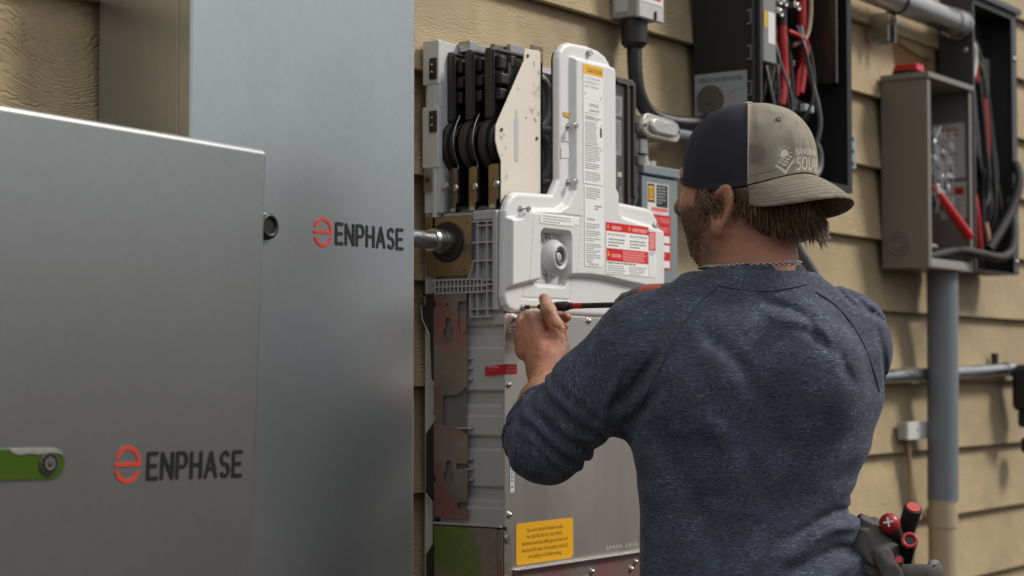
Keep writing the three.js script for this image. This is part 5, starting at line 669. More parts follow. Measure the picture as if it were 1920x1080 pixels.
  const beard = (x, y, z) => { const [f, u, l] = toHead(x, y, z); const n = noise3(x * 140, y * 90, z * 140) * 0.5 + noise3(x * 330, y * 260, z * 330) * 0.5; return smooth(-0.028, -0.05, u - (f - 0.03) * 0.25) * smooth(-0.004, 0.03, f - 0.012 * n) * smooth(-0.128, -0.105, u) * clamp(0.72 + 0.5 * n); };
  const SK = [0.37, 0.18, 0.108], BD = [0.15, 0.075, 0.042];
  const skins = grids.map((g, gi) => tuple(g, 'color', 3, (x, y, z) => { const n = 1 + 0.14 * fbm(x * 38, y * 38, z * 38, 3), rd = 0.5 + 0.5 * noise3(x * 26 + 3, y * 26, z * 26); const b = gi === 1 ? beard(x, y, z) : 0; const nail = gi === 2 ? smooth(0.0085, 0.0065, Math.hypot((x + 0.2795) * 1.1, (y - 1.511) * 0.72, (z + 0.2735) * 1.0)) : 0; const base = [SK[0] * n * (1 + 0.08 * rd), SK[1] * n * (1 - 0.1 * rd), SK[2] * n * (1 - 0.12 * rd)]; return base.map((v, i) => mix(mix(v, BD[i] * n, b), [0.5, 0.3, 0.22][i], nail * 0.7)); }));
  const clean = (g) => { const c = g.clone(); for (const k of Object.keys(c.attributes)) if (!['position', 'normal', 'color'].includes(k)) c.deleteAttribute(k); return c; };
  P('body', mergeGeometries(skins.map(clean)), new THREE.MeshPhysicalMaterial({ color: L(1, 1, 1), vertexColors: true, roughness: 0.52 }));

  // ---- shirt ----
  const wR = ramp([[0.93, 0.178], [1.06, 0.178], [1.12, 0.172], [1.17, 0.156], [1.215, 0.147], [1.25, 0.156], [1.30, 0.177], [1.36, 0.186], [1.42, 0.172], [1.48, 0.12], [1.54, 0.075]]), wL = ramp([[0.93, 0.158], [1.1, 0.152], [1.2, 0.153], [1.25, 0.157], [1.30, 0.163], [1.36, 0.172], [1.42, 0.16], [1.48, 0.115], [1.54, 0.07]]);
  const dB = ramp([[0.93, 0.118], [1.1, 0.108], [1.2, 0.098], [1.3, 0.11], [1.4, 0.122], [1.46, 0.112], [1.52, 0.08], [1.56, 0.066]]), dF = ramp([[0.93, 0.13], [1.2, 0.12], [1.38, 0.125], [1.46, 0.095], [1.54, 0.06]]);
  const torso = (x, y, z) => { const w = x > 0 ? wR(y) : wL(y), d = z > 0 ? dB(y) : dF(y), k = Math.pow(Math.pow(Math.abs(x) / w, 2.35) + Math.pow(Math.abs(z) / d, 2.35), 1 / 2.35); return (k - 1) * Math.min(w, d) * 0.92; };
  const trapL = cone([-0.03, 1.518, 0.012], [-0.14, 1.447, 0.0], 0.044, 0.05), trapR = cone([0.045, 1.52, 0.012], [0.142, 1.452, 0.0], 0.044, 0.05), collarBase = cone([0.012, 1.50, 0.008], [0.010, 1.541, 0.006], 0.074, 0.067);
  const delL = ell([-0.148, 1.422, -0.005], [0.056, 0.066, 0.064]), delR = ell([0.142, 1.422, -0.014], [0.05, 0.085, 0.066]);
  const mid = [mix(shL[0], elL[0], 0.5), mix(shL[1], elL[1], 0.5), mix(shL[2], elL[2], 0.5)], cuffC = [mix(elL[0], wrL[0], 0.33), mix(elL[1], wrL[1], 0.33), mix(elL[2], wrL[2], 0.33)];
  const slL1 = cone(shL, mid, 0.062, 0.063), slL2 = cone(mid, elL, 0.064, 0.0555), slL3 = cone(elL, cuffC, 0.0545, 0.051), slR = cone(shR, elR, 0.058, 0.05), slR2 = cone(elR, [0.06, 1.315, -0.2], 0.055, 0.048);
  const blade = [ell([-0.075, 1.40, 0.085], [0.055, 0.075, 0.035]), ell([0.08, 1.40, 0.085], [0.055, 0.075, 0.033])];
  const cut = (x, y, z) => { // the pushed-up cuff ends across the forearm
    const ax = [wrL[0] - elL[0], wrL[1] - elL[1], wrL[2] - elL[2]], l = Math.hypot(...ax), t = ((x - cuffC[0]) * ax[0] + (y - cuffC[1]) * ax[1] + (z - cuffC[2]) * ax[2]) / l; return Math.max(t - 0.006, Math.hypot(x - cuffC[0], y - cuffC[1], z - cuffC[2]) - 0.12) ; };
  const sleeveL = (x, y, z) => smin(smin(slL1(x, y, z), slL2(x, y, z), 0.02), smax(slL3(x, y, z), cut(x, y, z), 0.008), 0.035);
  const shirtBase = (x, y, z) => { let d = torso(x, y, z); d = smin(d, blade[0](x, y, z), 0.05); d = smin(d, blade[1](x, y, z), 0.05); d = smin(d, trapL(x, y, z), 0.05); d = smin(d, trapR(x, y, z), 0.05); d = smin(d, collarBase(x, y, z), 0.035); d = smin(d, delL(x, y, z), 0.04); d = smin(d, delR(x, y, z), 0.04); d = smin(d, sleeveL(x, y, z), 0.035); d = smin(d, smin(slR(x, y, z), slR2(x, y, z), 0.02), 0.03); d = smax(d, y - 1.543, 0.006); d = smax(d, 0.99 - y, 0.004); return d; };
  const armT = (x, y, z) => { // arc length along the left arm from the shoulder, and angle round it
    let best = 1e9, s = 0, q = null; const seg = [[shL, mid, 0], [mid, elL, 0.117], [elL, cuffC, 0.234]]; for (const [a, b, s0] of seg) { const d = [b[0] - a[0], b[1] - a[1], b[2] - a[2]], l2 = d[0] ** 2 + d[1] ** 2 + d[2] ** 2, t = clamp(((x - a[0]) * d[0] + (y - a[1]) * d[1] + (z - a[2]) * d[2]) / l2), e = [x - a[0] - d[0] * t, y - a[1] - d[1] * t, z - a[2] - d[2] * t], r = Math.hypot(...e); if (r < best) { best = r; s = s0 + t * Math.sqrt(l2); q = [e, d]; } } return [s, best, q]; };
  const fold = (x, y, z, dx, dy, px, py, len, wid, amp) => { const u = ((x - px) * dx + (y - py) * dy), v = (-(x - px) * dy + (y - py) * dx); const w = Math.abs(u) / len; if (w > 1) return 0; const b = 0.012 * noise3(u * 18, px * 50, 3); return 1.5 * amp * Math.exp(-(((v - b) / wid) ** 2)) * (1 - w * w); };
  const wrinkles = (x, y, z) => {
    let w = 0; const [s, r] = armT(x, y, z), inArm = smooth(0.03, 0.12, s) * smooth(0.11, 0.085, r);
    if (inArm > 0) { // rings bunched towards the elbow and cuff
      const n1 = noise3(x * 16 + 7, y * 16, z * 16), n2 = noise3(x * 30, y * 30 + 4, z * 30), k = smooth(0.07, 0.2, s); const sk = s + 0.16 * (x + 0.28) + 0.1 * (z + 0.05); w += inArm * k * (0.0046 * Math.sin(sk * 2 * Math.PI / 0.024 + n1 * 2.6) * (0.6 + 0.4 * n2) + 0.0022 * Math.sin(sk * 2 * Math.PI / 0.0165 + n1 * 4.2 + 1) * (0.5 - 0.5 * n2)); w += inArm * (1 - k) * 0.0025 * n1; w -= smooth(0.285, 0.305, s) * inArm * 0.002; }
    const back = 1 - smooth(0.05, 0.16, s) * smooth(0.1, 0.085, r);
    w += back * 0.0022 * fbm(x * 9 + y * 5, y * 6 - x * 4, z * 6 + 3, 3);
    if (z > -0.02) { w += back * (fold(x, y, z, 0.79, -0.61, 0.06, 1.475, 0.085, 0.008, -0.0042) + fold(x, y, z, 0.79, -0.61, 0.072, 1.455, 0.08, 0.009, 0.0038) + fold(x, y, z, 0.75, -0.66, 0.1, 1.43, 0.07, 0.009, -0.0035) + fold(x, y, z, 0.62, -0.78, -0.03, 1.41, 0.1, 0.012, -0.0035) + fold(x, y, z, 0.5, -0.86, -0.05, 1.30, 0.13, 0.017, 0.0042) + fold(x, y, z, 0.4, -0.92, -0.085, 1.22, 0.13, 0.016, -0.004) + fold(x, y, z, 0.93, 0.36, 0.105, 1.2, 0.085, 0.008, -0.0048) + fold(x, y, z, 0.9, 0.43, 0.1, 1.178, 0.09, 0.009, 0.0045) + fold(x, y, z, 0.95, 0.3, 0.105, 1.15, 0.085, 0.009, -0.0046) + fold(x, y, z, 0.85, 0.52, 0.11, 1.128, 0.08, 0.009, 0.004) + fold(x, y, z, 0.6, 0.8, 0.15, 1.25, 0.06, 0.008, -0.003) + fold(x, y, z, 0.75, -0.66, 0.15, 1.505, 0.045, 0.005, -0.0035) + fold(x, y, z, 0.8, -0.6, 0.17, 1.49, 0.045, 0.005, -0.0032) + fold(x, y, z, 0.3, -0.95, 0.185, 1.40, 0.08, 0.006, -0.0032)); }
    // pull of the raised arm
    w += fold(x, y, z, 0.55, 0.835, -0.165, 1.385, 0.06, 0.007, -0.0055) + fold(x, y, z, 0.4, 0.916, -0.185, 1.37, 0.06, 0.007, 0.004) + fold(x, y, z, 0.62, 0.78, -0.148, 1.35, 0.05, 0.007, -0.004);
    return w;
  };
  const shirtF = (x, y, z) => shirtBase(x, y, z) - wrinkles(x, y, z);
  let sg = fieldMesh(shirtBase, [-0.37, 0.98, -0.27], [0.24, 1.565, 0.16], 0.005, shirtF);
  // uv: round the trunk, and round the sleeve along the arm
  sg = sg.toNonIndexed(); { const p = sg.attributes.position, uv = new Float32Array(p.count * 2), onArm = (x, y, z) => { const [s, r] = armT(x, y, z); return s > 0.03 && r < 0.084 && x < -0.13 - 0.12 * clamp(y - 1.45, 0, 0.1) * 5 + (y < 1.4 ? -0.03 : 0); };
    for (let i = 0; i < p.count; i += 3) { const nr = sg.attributes.normal, nn = [Math.abs(nr.getX(i)), Math.abs(nr.getY(i)), Math.abs(nr.getZ(i))], ax = nn[2] > nn[0] && nn[2] > nn[1] ? 2 : nn[0] > nn[1] ? 0 : 1; const cx = (p.getX(i) + p.getX(i + 1) + p.getX(i + 2)) / 3, cy = (p.getY(i) + p.getY(i + 1) + p.getY(i + 2)) / 3, cz = (p.getZ(i) + p.getZ(i + 1) + p.getZ(i + 2)) / 3, arm = onArm(cx, cy, cz), aC = Math.atan2(cx, cz + 0.02);
      for (let k = 0; k < 3; k++) { const x = p.getX(i + k), y = p.getY(i + k), z = p.getZ(i + k); if (arm) { uv.set(ax === 2 ? [y, x] : ax === 0 ? [y, z] : [z, x], (i + k) * 2); } else { let a = Math.atan2(x, z + 0.02); if (a - aC > 3) a -= 2 * Math.PI; if (aC - a > 3) a += 2 * Math.PI; uv.set([a * 0.14, y], (i + k) * 2); } } }
    sg.setAttribute('uv', new THREE.BufferAttribute(uv, 2)); }
  const heather = dataTex(1024, 1024, (u, v) => { // dark navy yarn with pale flecks lying along the knit
    const f1 = pnoise(u * 120, v * 420, 120, 420, 201), f2 = pnoise(u * 64, v * 320, 64, 320, 202), f3 = pfbm(u, v, 10, 14, 203, 3), f4 = pnoise(u * 300, v * 512, 300, 512, 206), k = smooth(0.42, 0.95, f1) * 0.85 + smooth(0.5, 0.95, f2) * 0.7, d = smooth(0.1, 0.9, -f2) * 0.35, n = 1 + 0.16 * f3; const a = [0.245, 0.263, 0.32], b = [0.52, 0.545, 0.61]; const t = clamp(k * 0.55 * (1 + 0.6 * f3) + 0.05 + 0.10 * f4); return [0, 1, 2].map((i) => mix(a[i] * (1 - d), b[i], t) * n); }, true); heather.repeat.set(1 / 0.3, 1 / 0.3);
  const knit = dataTex(256, 256, (u, v) => 0.5 + 0.3 * Math.sin(v * 2 * Math.PI * 64) * Math.sin(u * 2 * Math.PI * 64) + 0.25 * pfbm(u, v, 40, 60, 205, 2)); knit.repeat.set(1 / 0.08, 1 / 0.08);
  const cloth = new THREE.MeshPhysicalMaterial({ color: L(1, 1, 1), map: heather, bumpMap: knit, bumpScale: 0.0004, roughness: 0.92, sheen: 0.35, sheenColor: L(0.3, 0.33, 0.4), sheenRoughness: 0.6 });
  const shirt = P('shirt', sg, cloth, 'heathered navy long-sleeved shirt with pushed-up sleeve');
  // raised seams laid on the cloth
  const onCloth = (x, y, z0 = 0.16) => { let z = z0; for (let i = 0; i < 60; i++) { const d = shirtF(x, y, z); if (d < 0.0004) break; z -= Math.max(d * 0.7, 0.0006); } return [x, y, z]; };
  const seam = (n, pts, r = 0.0011) => P(n, tube(pts.map(([x, y, z0]) => onCloth(x, y, z0)).map(([x, y, z]) => [x, y, z + 0.0003]), r, 80, 6), cloth, null, shirt);
  seam('raglan_seam', [[-0.05, 1.519], [-0.07, 1.502], [-0.093, 1.475], [-0.112, 1.445], [-0.13, 1.41], [-0.147, 1.375], [-0.158, 1.352]]); seam('raglan_seam', [[0.088, 1.513], [0.115, 1.495], [0.138, 1.468], [0.155, 1.435], [0.168, 1.402], [0.178, 1.375]]);
  seam('collar_seam', Array.from({ length: 9 }, (_, i) => { const t = i / 8; return [mix(-0.05, 0.075, t), 1.5215 - 0.009 * Math.sin(t * Math.PI) + 0.002 * t]; }), 0.0012);
  const col = new THREE.TorusGeometry(0.0665, 0.0075, 12, 64).scale(1, 1, 1).rotateX(Math.PI / 2).scale(1, 1.35, 1).rotateZ(0.03).rotateX(-0.06).translate(0.0105, 1.5385, 0.007); P('collar', metreUV(col), cloth, null, shirt);
  P('neck_tag', rbox(0.015, 0.006, 0.003, 0.001, -0.004, 1.549, 0.0745), M.black, null, shirt);
  // ---- chain round the neck ----
  { const links = [], N = 104, skinN = (x, y, z) => smin(smin(neckF(x, y, z), headF(x, y, z), 0.025), chest(x, y, z), 0.03); for (let i = 0; i < N; i++) { const t = (i / N) * 2 * Math.PI, y = 1.5545 - 0.004 * Math.max(0, Math.sin(t)) + 0.003 * Math.cos(t); let r = 0.11; while (r > 0.03 && skinN(0.0105 + r * Math.cos(t), y, 0.008 + r * Math.sin(t)) > 0.0012) r -= 0.0006; links.push(new THREE.TorusGeometry(0.0024, 0.0009, 5, 9).rotateX(i % 2 ? Math.PI / 2 : 0.3).rotateY(-t + Math.PI / 2).translate(0.0105 + r * Math.cos(t), y, 0.008 + r * Math.sin(t))); } P('neck_chain', merge(links), mat(L(0.62, 0.6, 0.55), 0.25, 1), 'thin silver chain'); }
  // ---- trousers and boots, below the picture ----
  const trousers = union([cone([-0.07, 1.02, 0.005], [0.09, 1.02, 0.005], 0.112, 0.112), cone([-0.078, 0.95, 0.005], [-0.1, 0.5, -0.01], 0.1, 0.075), cone([-0.1, 0.5, -0.01], [-0.105, 0.09, 0.02], 0.075, 0.06), cone([0.088, 0.95, 0.005], [0.12, 0.5, -0.02], 0.1, 0.075), cone([0.12, 0.5, -0.02], [0.13, 0.09, 0.03], 0.075, 0.06)], 0.05);
  P('trousers', fieldMesh((x, y, z) => Math.max(trousers(x, y, z), y - 1.09, 0.06 - y), [-0.22, 0.04, -0.16], [0.26, 1.12, 0.16], 0.012), mat(L(0.05, 0.047, 0.045), 0.9));
  for (const s of [-0.105, 0.13]) P('boot', fieldMesh((x, y, z) => Math.max(smin(cone([s, 0.05, 0.04], [s, 0.045, -0.15], 0.048, 0.042)(x, y, z), cone([s, 0.05, 0.03], [s, 0.16, 0.025], 0.05, 0.052)(x, y, z), 0.03), -y + 0.002), [s - 0.08, -0.01, -0.22], [s + 0.08, 0.23, 0.11], 0.008), mat(L(0.12, 0.075, 0.045), 0.7));

  // ---- hair ----
  const hairM = mat(L(1, 1, 1), 0.46, 0, { vertexColors: true }), hr = rng(4242), hairG = [];
  const cap0 = fieldMesh(headAxis((f, u, l) => { const s = ell([-0.012, 0.012, 0], [0.094, 0.096, 0.0815])(f, u, l), low = ell([-0.045, -0.045, 0], [0.052, 0.052, 0.066])(f, u, l); let d = Math.max(smin(s, low, 0.04), u + 0.012); const line = u - (-0.03 + smooth(-0.01, 0.05, f) * 0.06 - smooth(0.0, -0.07, f) * 0.055); d = smax(d, -line, 0.01); d = Math.max(d, f - 0.05); const e = Math.hypot((f + 0.0) / 0.024, (u + 0.042) / 0.036) - 1; d = Math.max(d, -(e * 0.02)); return d - 0.0012 * noise3(f * 120, u * 30, l * 120); }), [-0.12, 1.55, -0.12], [0.13, 1.79, 0.12], 0.0045); cap0.deleteAttribute('uv'); hairG.push(cap0);
  const lock = (pts, r, n = 7) => { const c = new THREE.CatmullRomCurve3(pts.map(V)), g = new THREE.TubeGeometry(c, n, r, 5), p = g.attributes.position, q = new THREE.Vector3(); for (let i = 0; i <= n; i++) { const o = c.getPointAt(i / n), s = i === n ? 0.05 : 1 - 0.55 * (i / n) ** 2; for (let j = 0; j <= 5; j++) { const k = i * 6 + j; q.fromBufferAttribute(p, k).sub(o).multiplyScalar(s).add(o); p.setXYZ(k, q.x, q.y, q.z); } } g.computeVertexNormals(); g.deleteAttribute('uv'); return g; };
  for (let i = 0; i < 1500; i++) { // locks hanging from under the cap, round the back and sides of the head
    const ph = (hr() * 2 - 1) * 2.15, back = Math.cos(ph), side = Math.sin(ph), top = -0.02 - hr() * 0.03, rr = 0.94 + hr() * 0.09, e = [-0.012 - 0.094 * back * rr, 0.082 * side * rr];
    if (back < 0.05 && Math.abs(side) > 0.9 && hr() < 0.5) continue; if (Math.abs(side) > 0.75 && back < 0.35) { if (hr() < 0.6) continue; } const len = (0.01 + 0.034 * smooth(0.05, 0.95, back)) * (0.6 + 0.55 * hr()), tw = (hr() - 0.5) * 0.016, fl = back > 0.55 ? 0.009 * hr() : 0.002 * hr(), inn = 0.1 * smooth(0.03, 0.08, len);
    const q = (t, k) => hp(e[0] * (1 - inn * t * t) - back * fl * t * k + tw * t * (Math.abs(side)), top - len * t, e[1] * (1 - inn * t * t) + side * fl * t * k + tw * t * back); hairG.push(lock([q(0, 0), q(0.35, 0.4), q(0.7, 0.6), q(1, 1.6)], 0.0007 + 0.0011 * hr() ** 2, 6));
  }
  for (let i = 0; i < 90; i++) { const s = hr() < 0.75 ? 1 : -1, f = 0.0 + hr() * 0.042, u = -0.01 - hr() * 0.014, l = (0.077 + hr() * 0.007) * s * (1 - Math.max(0, f - 0.02) * 3); hairG.push(lock([hp(f, u, l), hp(f - 0.008 * hr(), u - 0.008, l * 1.03), hp(f - 0.014 - 0.014 * hr(), u - 0.012 - 0.016 * hr(), l * 1.05)], 0.0009 + 0.0008 * hr(), 5)); }
  for (let i = 0; i < 1900; i++) { // stubble along the jaw
    const f = -0.01 + hr() * 0.1, u = -0.028 - hr() * 0.08, sd = hr() < 0.7 ? 1 : -1; if (u > -0.03 - (0.05 - f) * 0.25 + 0.02 || f < 0.012 + 0.012 * hr()) continue; let l = 0.1; const hd = (ll) => headF(...hp(f, u, sd * ll)); while (l > 0.005 && hd(l) > 0.0004) l -= 0.0012; if (l < 0.02) continue; hairG.push(lock([hp(f, u, sd * (l - 0.001)), hp(f - 0.001, u - 0.0015, sd * (l + 0.0014)), hp(f - 0.002, u - 0.0045 - 0.002 * hr(), sd * (l + 0.0018))], 0.00042, 2)); }
  P('hair', mergeGeometries(hairG.map((g, gi) => { g = g.index ? g.toNonIndexed() : g; const tn = 0.6 + 0.6 * hash3(gi, 5, 1), wm = hash3(gi, 7, 2); tuple(g, 'color', 3, () => gi ? [0.105 * tn, (0.056 + 0.01 * wm) * tn, 0.027 * tn] : [0.06, 0.033, 0.017]); for (const k of Object.keys(g.attributes)) if (!['position', 'normal', 'color'].includes(k)) g.deleteAttribute(k); return g; })), hairM, 'shaggy brown hair below the cap');

  // ---- backwards cap ----
  const capG = new THREE.Group(); capG.name = 'cap'; man.add(capG);
  const bd = -1; // the visor points backwards
  const rimY = (ph) => -0.016 + 0.027 * Math.cos(ph) ** 2 + 0.004 * Math.sin(ph), capP = (ph, t) => { // ph 0 = visor, t 0 rim .. 1 button
    const a = t * Math.PI / 2, h = Math.pow(Math.cos(a), 0.78), y0 = rimY(ph), f = bd * (Math.cos(ph) * 0.1015 * h) - 0.001, l = Math.sin(ph) * 0.0845 * h, front = smooth(0.2, 1, Math.cos(ph)); return hp(f - 0.003 * front * Math.sin(2 * a), y0 + (0.1165 - y0) * Math.pow(Math.sin(a), 0.86 - 0.06 * front), l); };
  function capSurface(p0, p1, t0 = 0, t1 = 1, off = 0, nu = 48, nv = 24) { const pos = [], uv = [], idx = []; for (let j = 0; j <= nv; j++) for (let i = 0; i <= nu; i++) { const u = i / nu, v = j / nv, ph = mix(p0, p1, u), t = mix(t0, t1, v), p = capP(ph, t), c = hp(0, 0.02, 0), d = V(p).sub(V(c)).normalize(), seamPh = [0, Math.PI / 3, -Math.PI / 3, 2.2, -2.2, Math.PI, -Math.PI].reduce((m, s) => Math.min(m, Math.abs(ph - s)), 9) * Math.cos(t * 1.5), dip = -0.0012 * Math.exp(-((seamPh / 0.035) ** 2)) + 0.0006 * noise3(ph * 5, t * 6, 1); pos.push(p[0] + d.x * (off + dip), p[1] + d.y * (off + dip), p[2] + d.z * (off + dip)); uv.push(u, v); } for (let j = 0; j < nv; j++) for (let i = 0; i < nu; i++) { const a = j * (nu + 1) + i, b = a + 1, c = a + nu + 1; idx.push(a, b, c, b, c + 1, c); } const g = new THREE.BufferGeometry(); g.setAttribute('position', new THREE.Float32BufferAttribute(pos, 3)); g.setAttribute('uv', new THREE.Float32BufferAttribute(uv, 2)); g.setIndex(idx); g.computeVertexNormals(); return g; }
  const SE = 1.12, TXT = { x: 0.24, y: 0.895, flip: false };
  const khakiTex = canvasTex(1024, 512, (c, w, h) => {
    const im = c.createImageData(w, h); for (let j = 0; j < h; j++) for (let i = 0; i < w; i++) { const u = i / w, v = j / h, s = smooth(0.1, 0.5, fbm(u * 7 + 2, v * 5, 4, 4)) * 0.2, n = 1 + 0.05 * noise3(i * 0.7, j * 0.7, 1) + 0.08 * fbm(u * 20, v * 10, 7, 3) - s, k = (j * w + i) * 4; im.data[k] = 138 * n; im.data[k + 1] = 131 * n; im.data[k + 2] = 115 * n; im.data[k + 3] = 255; } c.putImageData(im, 0, 0);
    c.fillStyle = 'rgba(95,84,62,.9)'; c.strokeStyle = 'rgba(88,80,62,1)'; c.lineWidth = 2; for (const u of [0.5 - 0.006, 0.5 + 0.006]) { c.beginPath(); c.moveTo(u * w, 0); c.lineTo(u * w, h); c.stroke(); } c.beginPath(); c.moveTo(0, h * 0.965); c.lineTo(w, h * 0.965); c.stroke();
    c.save(); c.translate(w * 0.5, 0); c.scale(-1, 1); // u runs the other way round as seen from outside
    c.restore(); const put = (fn) => { c.save(); fn(); c.restore(); };
    const LX = TXT.x * w, LY = TXT.y * h; put(() => { c.translate(LX, LY); c.scale(1.45, 1.05); c.fillStyle = '#cdc4b4'; c.strokeStyle = '#cdc4b4';
      c.beginPath(); c.arc(0, -4, 22, Math.PI * 0.95, Math.PI * 2.05); c.fill(); for (let i = 0; i < 5; i++) { const a = Math.PI * (1.05 + i * 0.225); c.beginPath(); c.arc(Math.cos(a) * 33, -6 + Math.sin(a) * 31, 3.2, 0, 7); c.fill(); }
      c.lineWidth = 7; c.beginPath(); c.moveTo(-46, 22); c.lineTo(6, 46); c.lineTo(52, 16); c.stroke(); c.lineWidth = 5; for (let i = 0; i < 4; i++) { c.beginPath(); c.moveTo(-34 + i * 11, 12 - i * 6); c.lineTo(10 + i * 9, 30 - i * 8); c.stroke(); } c.lineWidth = 5; c.strokeStyle = '#8a8068'; c.beginPath(); c.moveTo(-22, 22); c.lineTo(24, -4); c.stroke();
      c.fillStyle = '#cdc4b4'; c.save(); c.scale(1.35, 1); c.font = '31px sans-serif'; c.fillText('SANDBAR', 44, 0); c.font = '50px sans-serif'; c.fillText('SOLAR', 47, 46); c.restore(); }); 
  });
  const khaki = mat(L(1, 1, 1), 0.85, 0, { map: khakiTex, bumpMap: rep(knit, 9, 7), bumpScale: 0.0003 });
  const crown = P('front_panels', capSurface(SE, -SE, 0, 1, 0, 64, 28), khaki, 'khaki front panels with embroidered logo', capG);
  const meshTex = dataTex(256, 256, (u, v) => { const a = Math.abs(Math.sin(u * Math.PI * 64)), b = Math.abs(Math.sin((v + (Math.floor(u * 64) % 2) * 0.0078) * Math.PI * 64)), n = a * b > 0.55 ? 0.45 : 1; return [0.09 * n, 0.1 * n, 0.165 * n]; }, true);
  P('mesh_panels', capSurface(SE, 2 * Math.PI - SE, 0, 1, -0.0006, 96, 28), mat(L(1, 1, 1), 0.8, 0, { map: rep(meshTex, 3, 2), bumpMap: rep(meshTex, 3, 2), bumpScale: 0.0006 }), 'dark navy mesh panels', capG);
  for (const s of [SE, -SE]) P('panel_piping', tube(Array.from({ length: 16 }, (_, i) => { const p = capP(s, i / 15 * 0.99), d = V(p).sub(V(hp(0, 0.02, 0))).normalize(); return [p[0] + d.x * 0.0004, p[1] + d.y * 0.0004, p[2] + d.z * 0.0004]; }), 0.0013, 40, 6), mat(L(0.32, 0.29, 0.22), 0.85), null, capG);
  P('rim_band', capSurface(SE, 2 * Math.PI - SE, 0, 0.035, 0.0009, 120, 2), mat(L(0.016, 0.016, 0.022), 0.9), null, capG);
  P('button', new THREE.SphereGeometry(0.0075, 18, 10).scale(1, 0.42, 1).translate(...hp(-0.001, 0.117, 0)), mat(L(0.3, 0.27, 0.21), 0.85), null, capG);
  for (const s of [0.58, -0.58]) { const p = capP(s, 0.46), d = V(p).sub(V(hp(0, 0.02, 0))).normalize(), g = new THREE.TorusGeometry(0.0033, 0.0012, 8, 18); g.applyQuaternion(new THREE.Quaternion().setFromUnitVectors(new THREE.Vector3(0, 0, 1), d)); P('eyelet', g.translate(p[0] + d.x * 0.0006, p[1] + d.y * 0.0006, p[2] + d.z * 0.0006), mat(L(0.16, 0.14, 0.1), 0.85), null, capG); }
  { // visor: bowed sheet with stitched rows
    const pos = [], uv = [], idx = [], nu = 48, nv = 16, top = [], TH = 0.0028; const VP = (u, v) => { const ph = u * SE, r = capP(ph, 0.0), hr2 = toHead(...r), out = 0.004 + 0.052 * Math.pow(Math.max(0, 1 - Math.abs(u) ** 2.4), 0.62), s = Math.sin(ph), c = Math.cos(ph), dirF = bd * (0.35 + 0.65 * c), dirL = s * 0.42, f = hr2[0] + dirF * out * v, l = hr2[2] + dirL * out * v, y = hr2[1] - 0.002 + (-0.034 * v * (0.55 + 0.45 * v) * (0.35 + 0.65 * Math.pow(Math.max(0, 1 - Math.abs(u) ** 2.4), 0.62))) - 0.012 * v * u * u; return [f, y, l]; };
    for (const side of [0, 1]) for (let j = 0; j <= nv; j++) for (let i = 0; i <= nu; i++) { const u = (i / nu) * 2 - 1, v = j / nv, q = VP(u, v); pos.push(...hp(q[0], q[1] - side * TH, q[2])); uv.push(i / nu, v); }
    const st = (nu + 1) * (nv + 1); for (let j = 0; j < nv; j++) for (let i = 0; i < nu; i++) { const a = j * (nu + 1) + i, b = a + 1, c = a + nu + 1, d = c + 1; idx.push(a, c, b, b, c, d, a + st, b + st, c + st, b + st, d + st, c + st); } for (let i = 0; i < nu; i++) { const a = nv * (nu + 1) + i; idx.push(a, a + st, a + 1, a + 1, a + st, a + 1 + st); } for (let j = 0; j < nv; j++) for (const i of [0, nu]) { const a = j * (nu + 1) + i, c = a + nu + 1; idx.push(a, a + st, c, c, a + st, c + st); }
    const g = new THREE.BufferGeometry(); g.setAttribute('position', new THREE.Float32BufferAttribute(pos, 3)); g.setAttribute('uv', new THREE.Float32BufferAttribute(uv, 2)); g.setIndex(idx); const gg = toCreasedNormals(g, 0.9);
    const vt = dataTex(256, 256, (u, v) => { const n = 1 + 0.07 * noise3(u * 200, v * 200, 2) - smooth(0.15, 0.5, fbm(u * 6, v * 4, 3, 4)) * 0.16, s = Math.abs(((v * 9) % 1) - 0.5) > 0.43 && v > 0.06 ? 0.74 : 1; return [0.50 * n * s, 0.465 * n * s, 0.40 * n * s]; }, true), vb = dataTex(64, 256, (u, v) => (Math.abs(((v * 9) % 1) - 0.5) > 0.42 ? 0.25 : 0.8)); vt.wrapS = vt.wrapT = vb.wrapT = THREE.ClampToEdgeWrapping;
    P('visor', gg, mat(L(1, 1, 1), 0.85, 0, { map: vt, bumpMap: vb, bumpScale: 0.0009 }), 'bowed khaki visor with stitched rows', capG); }
}
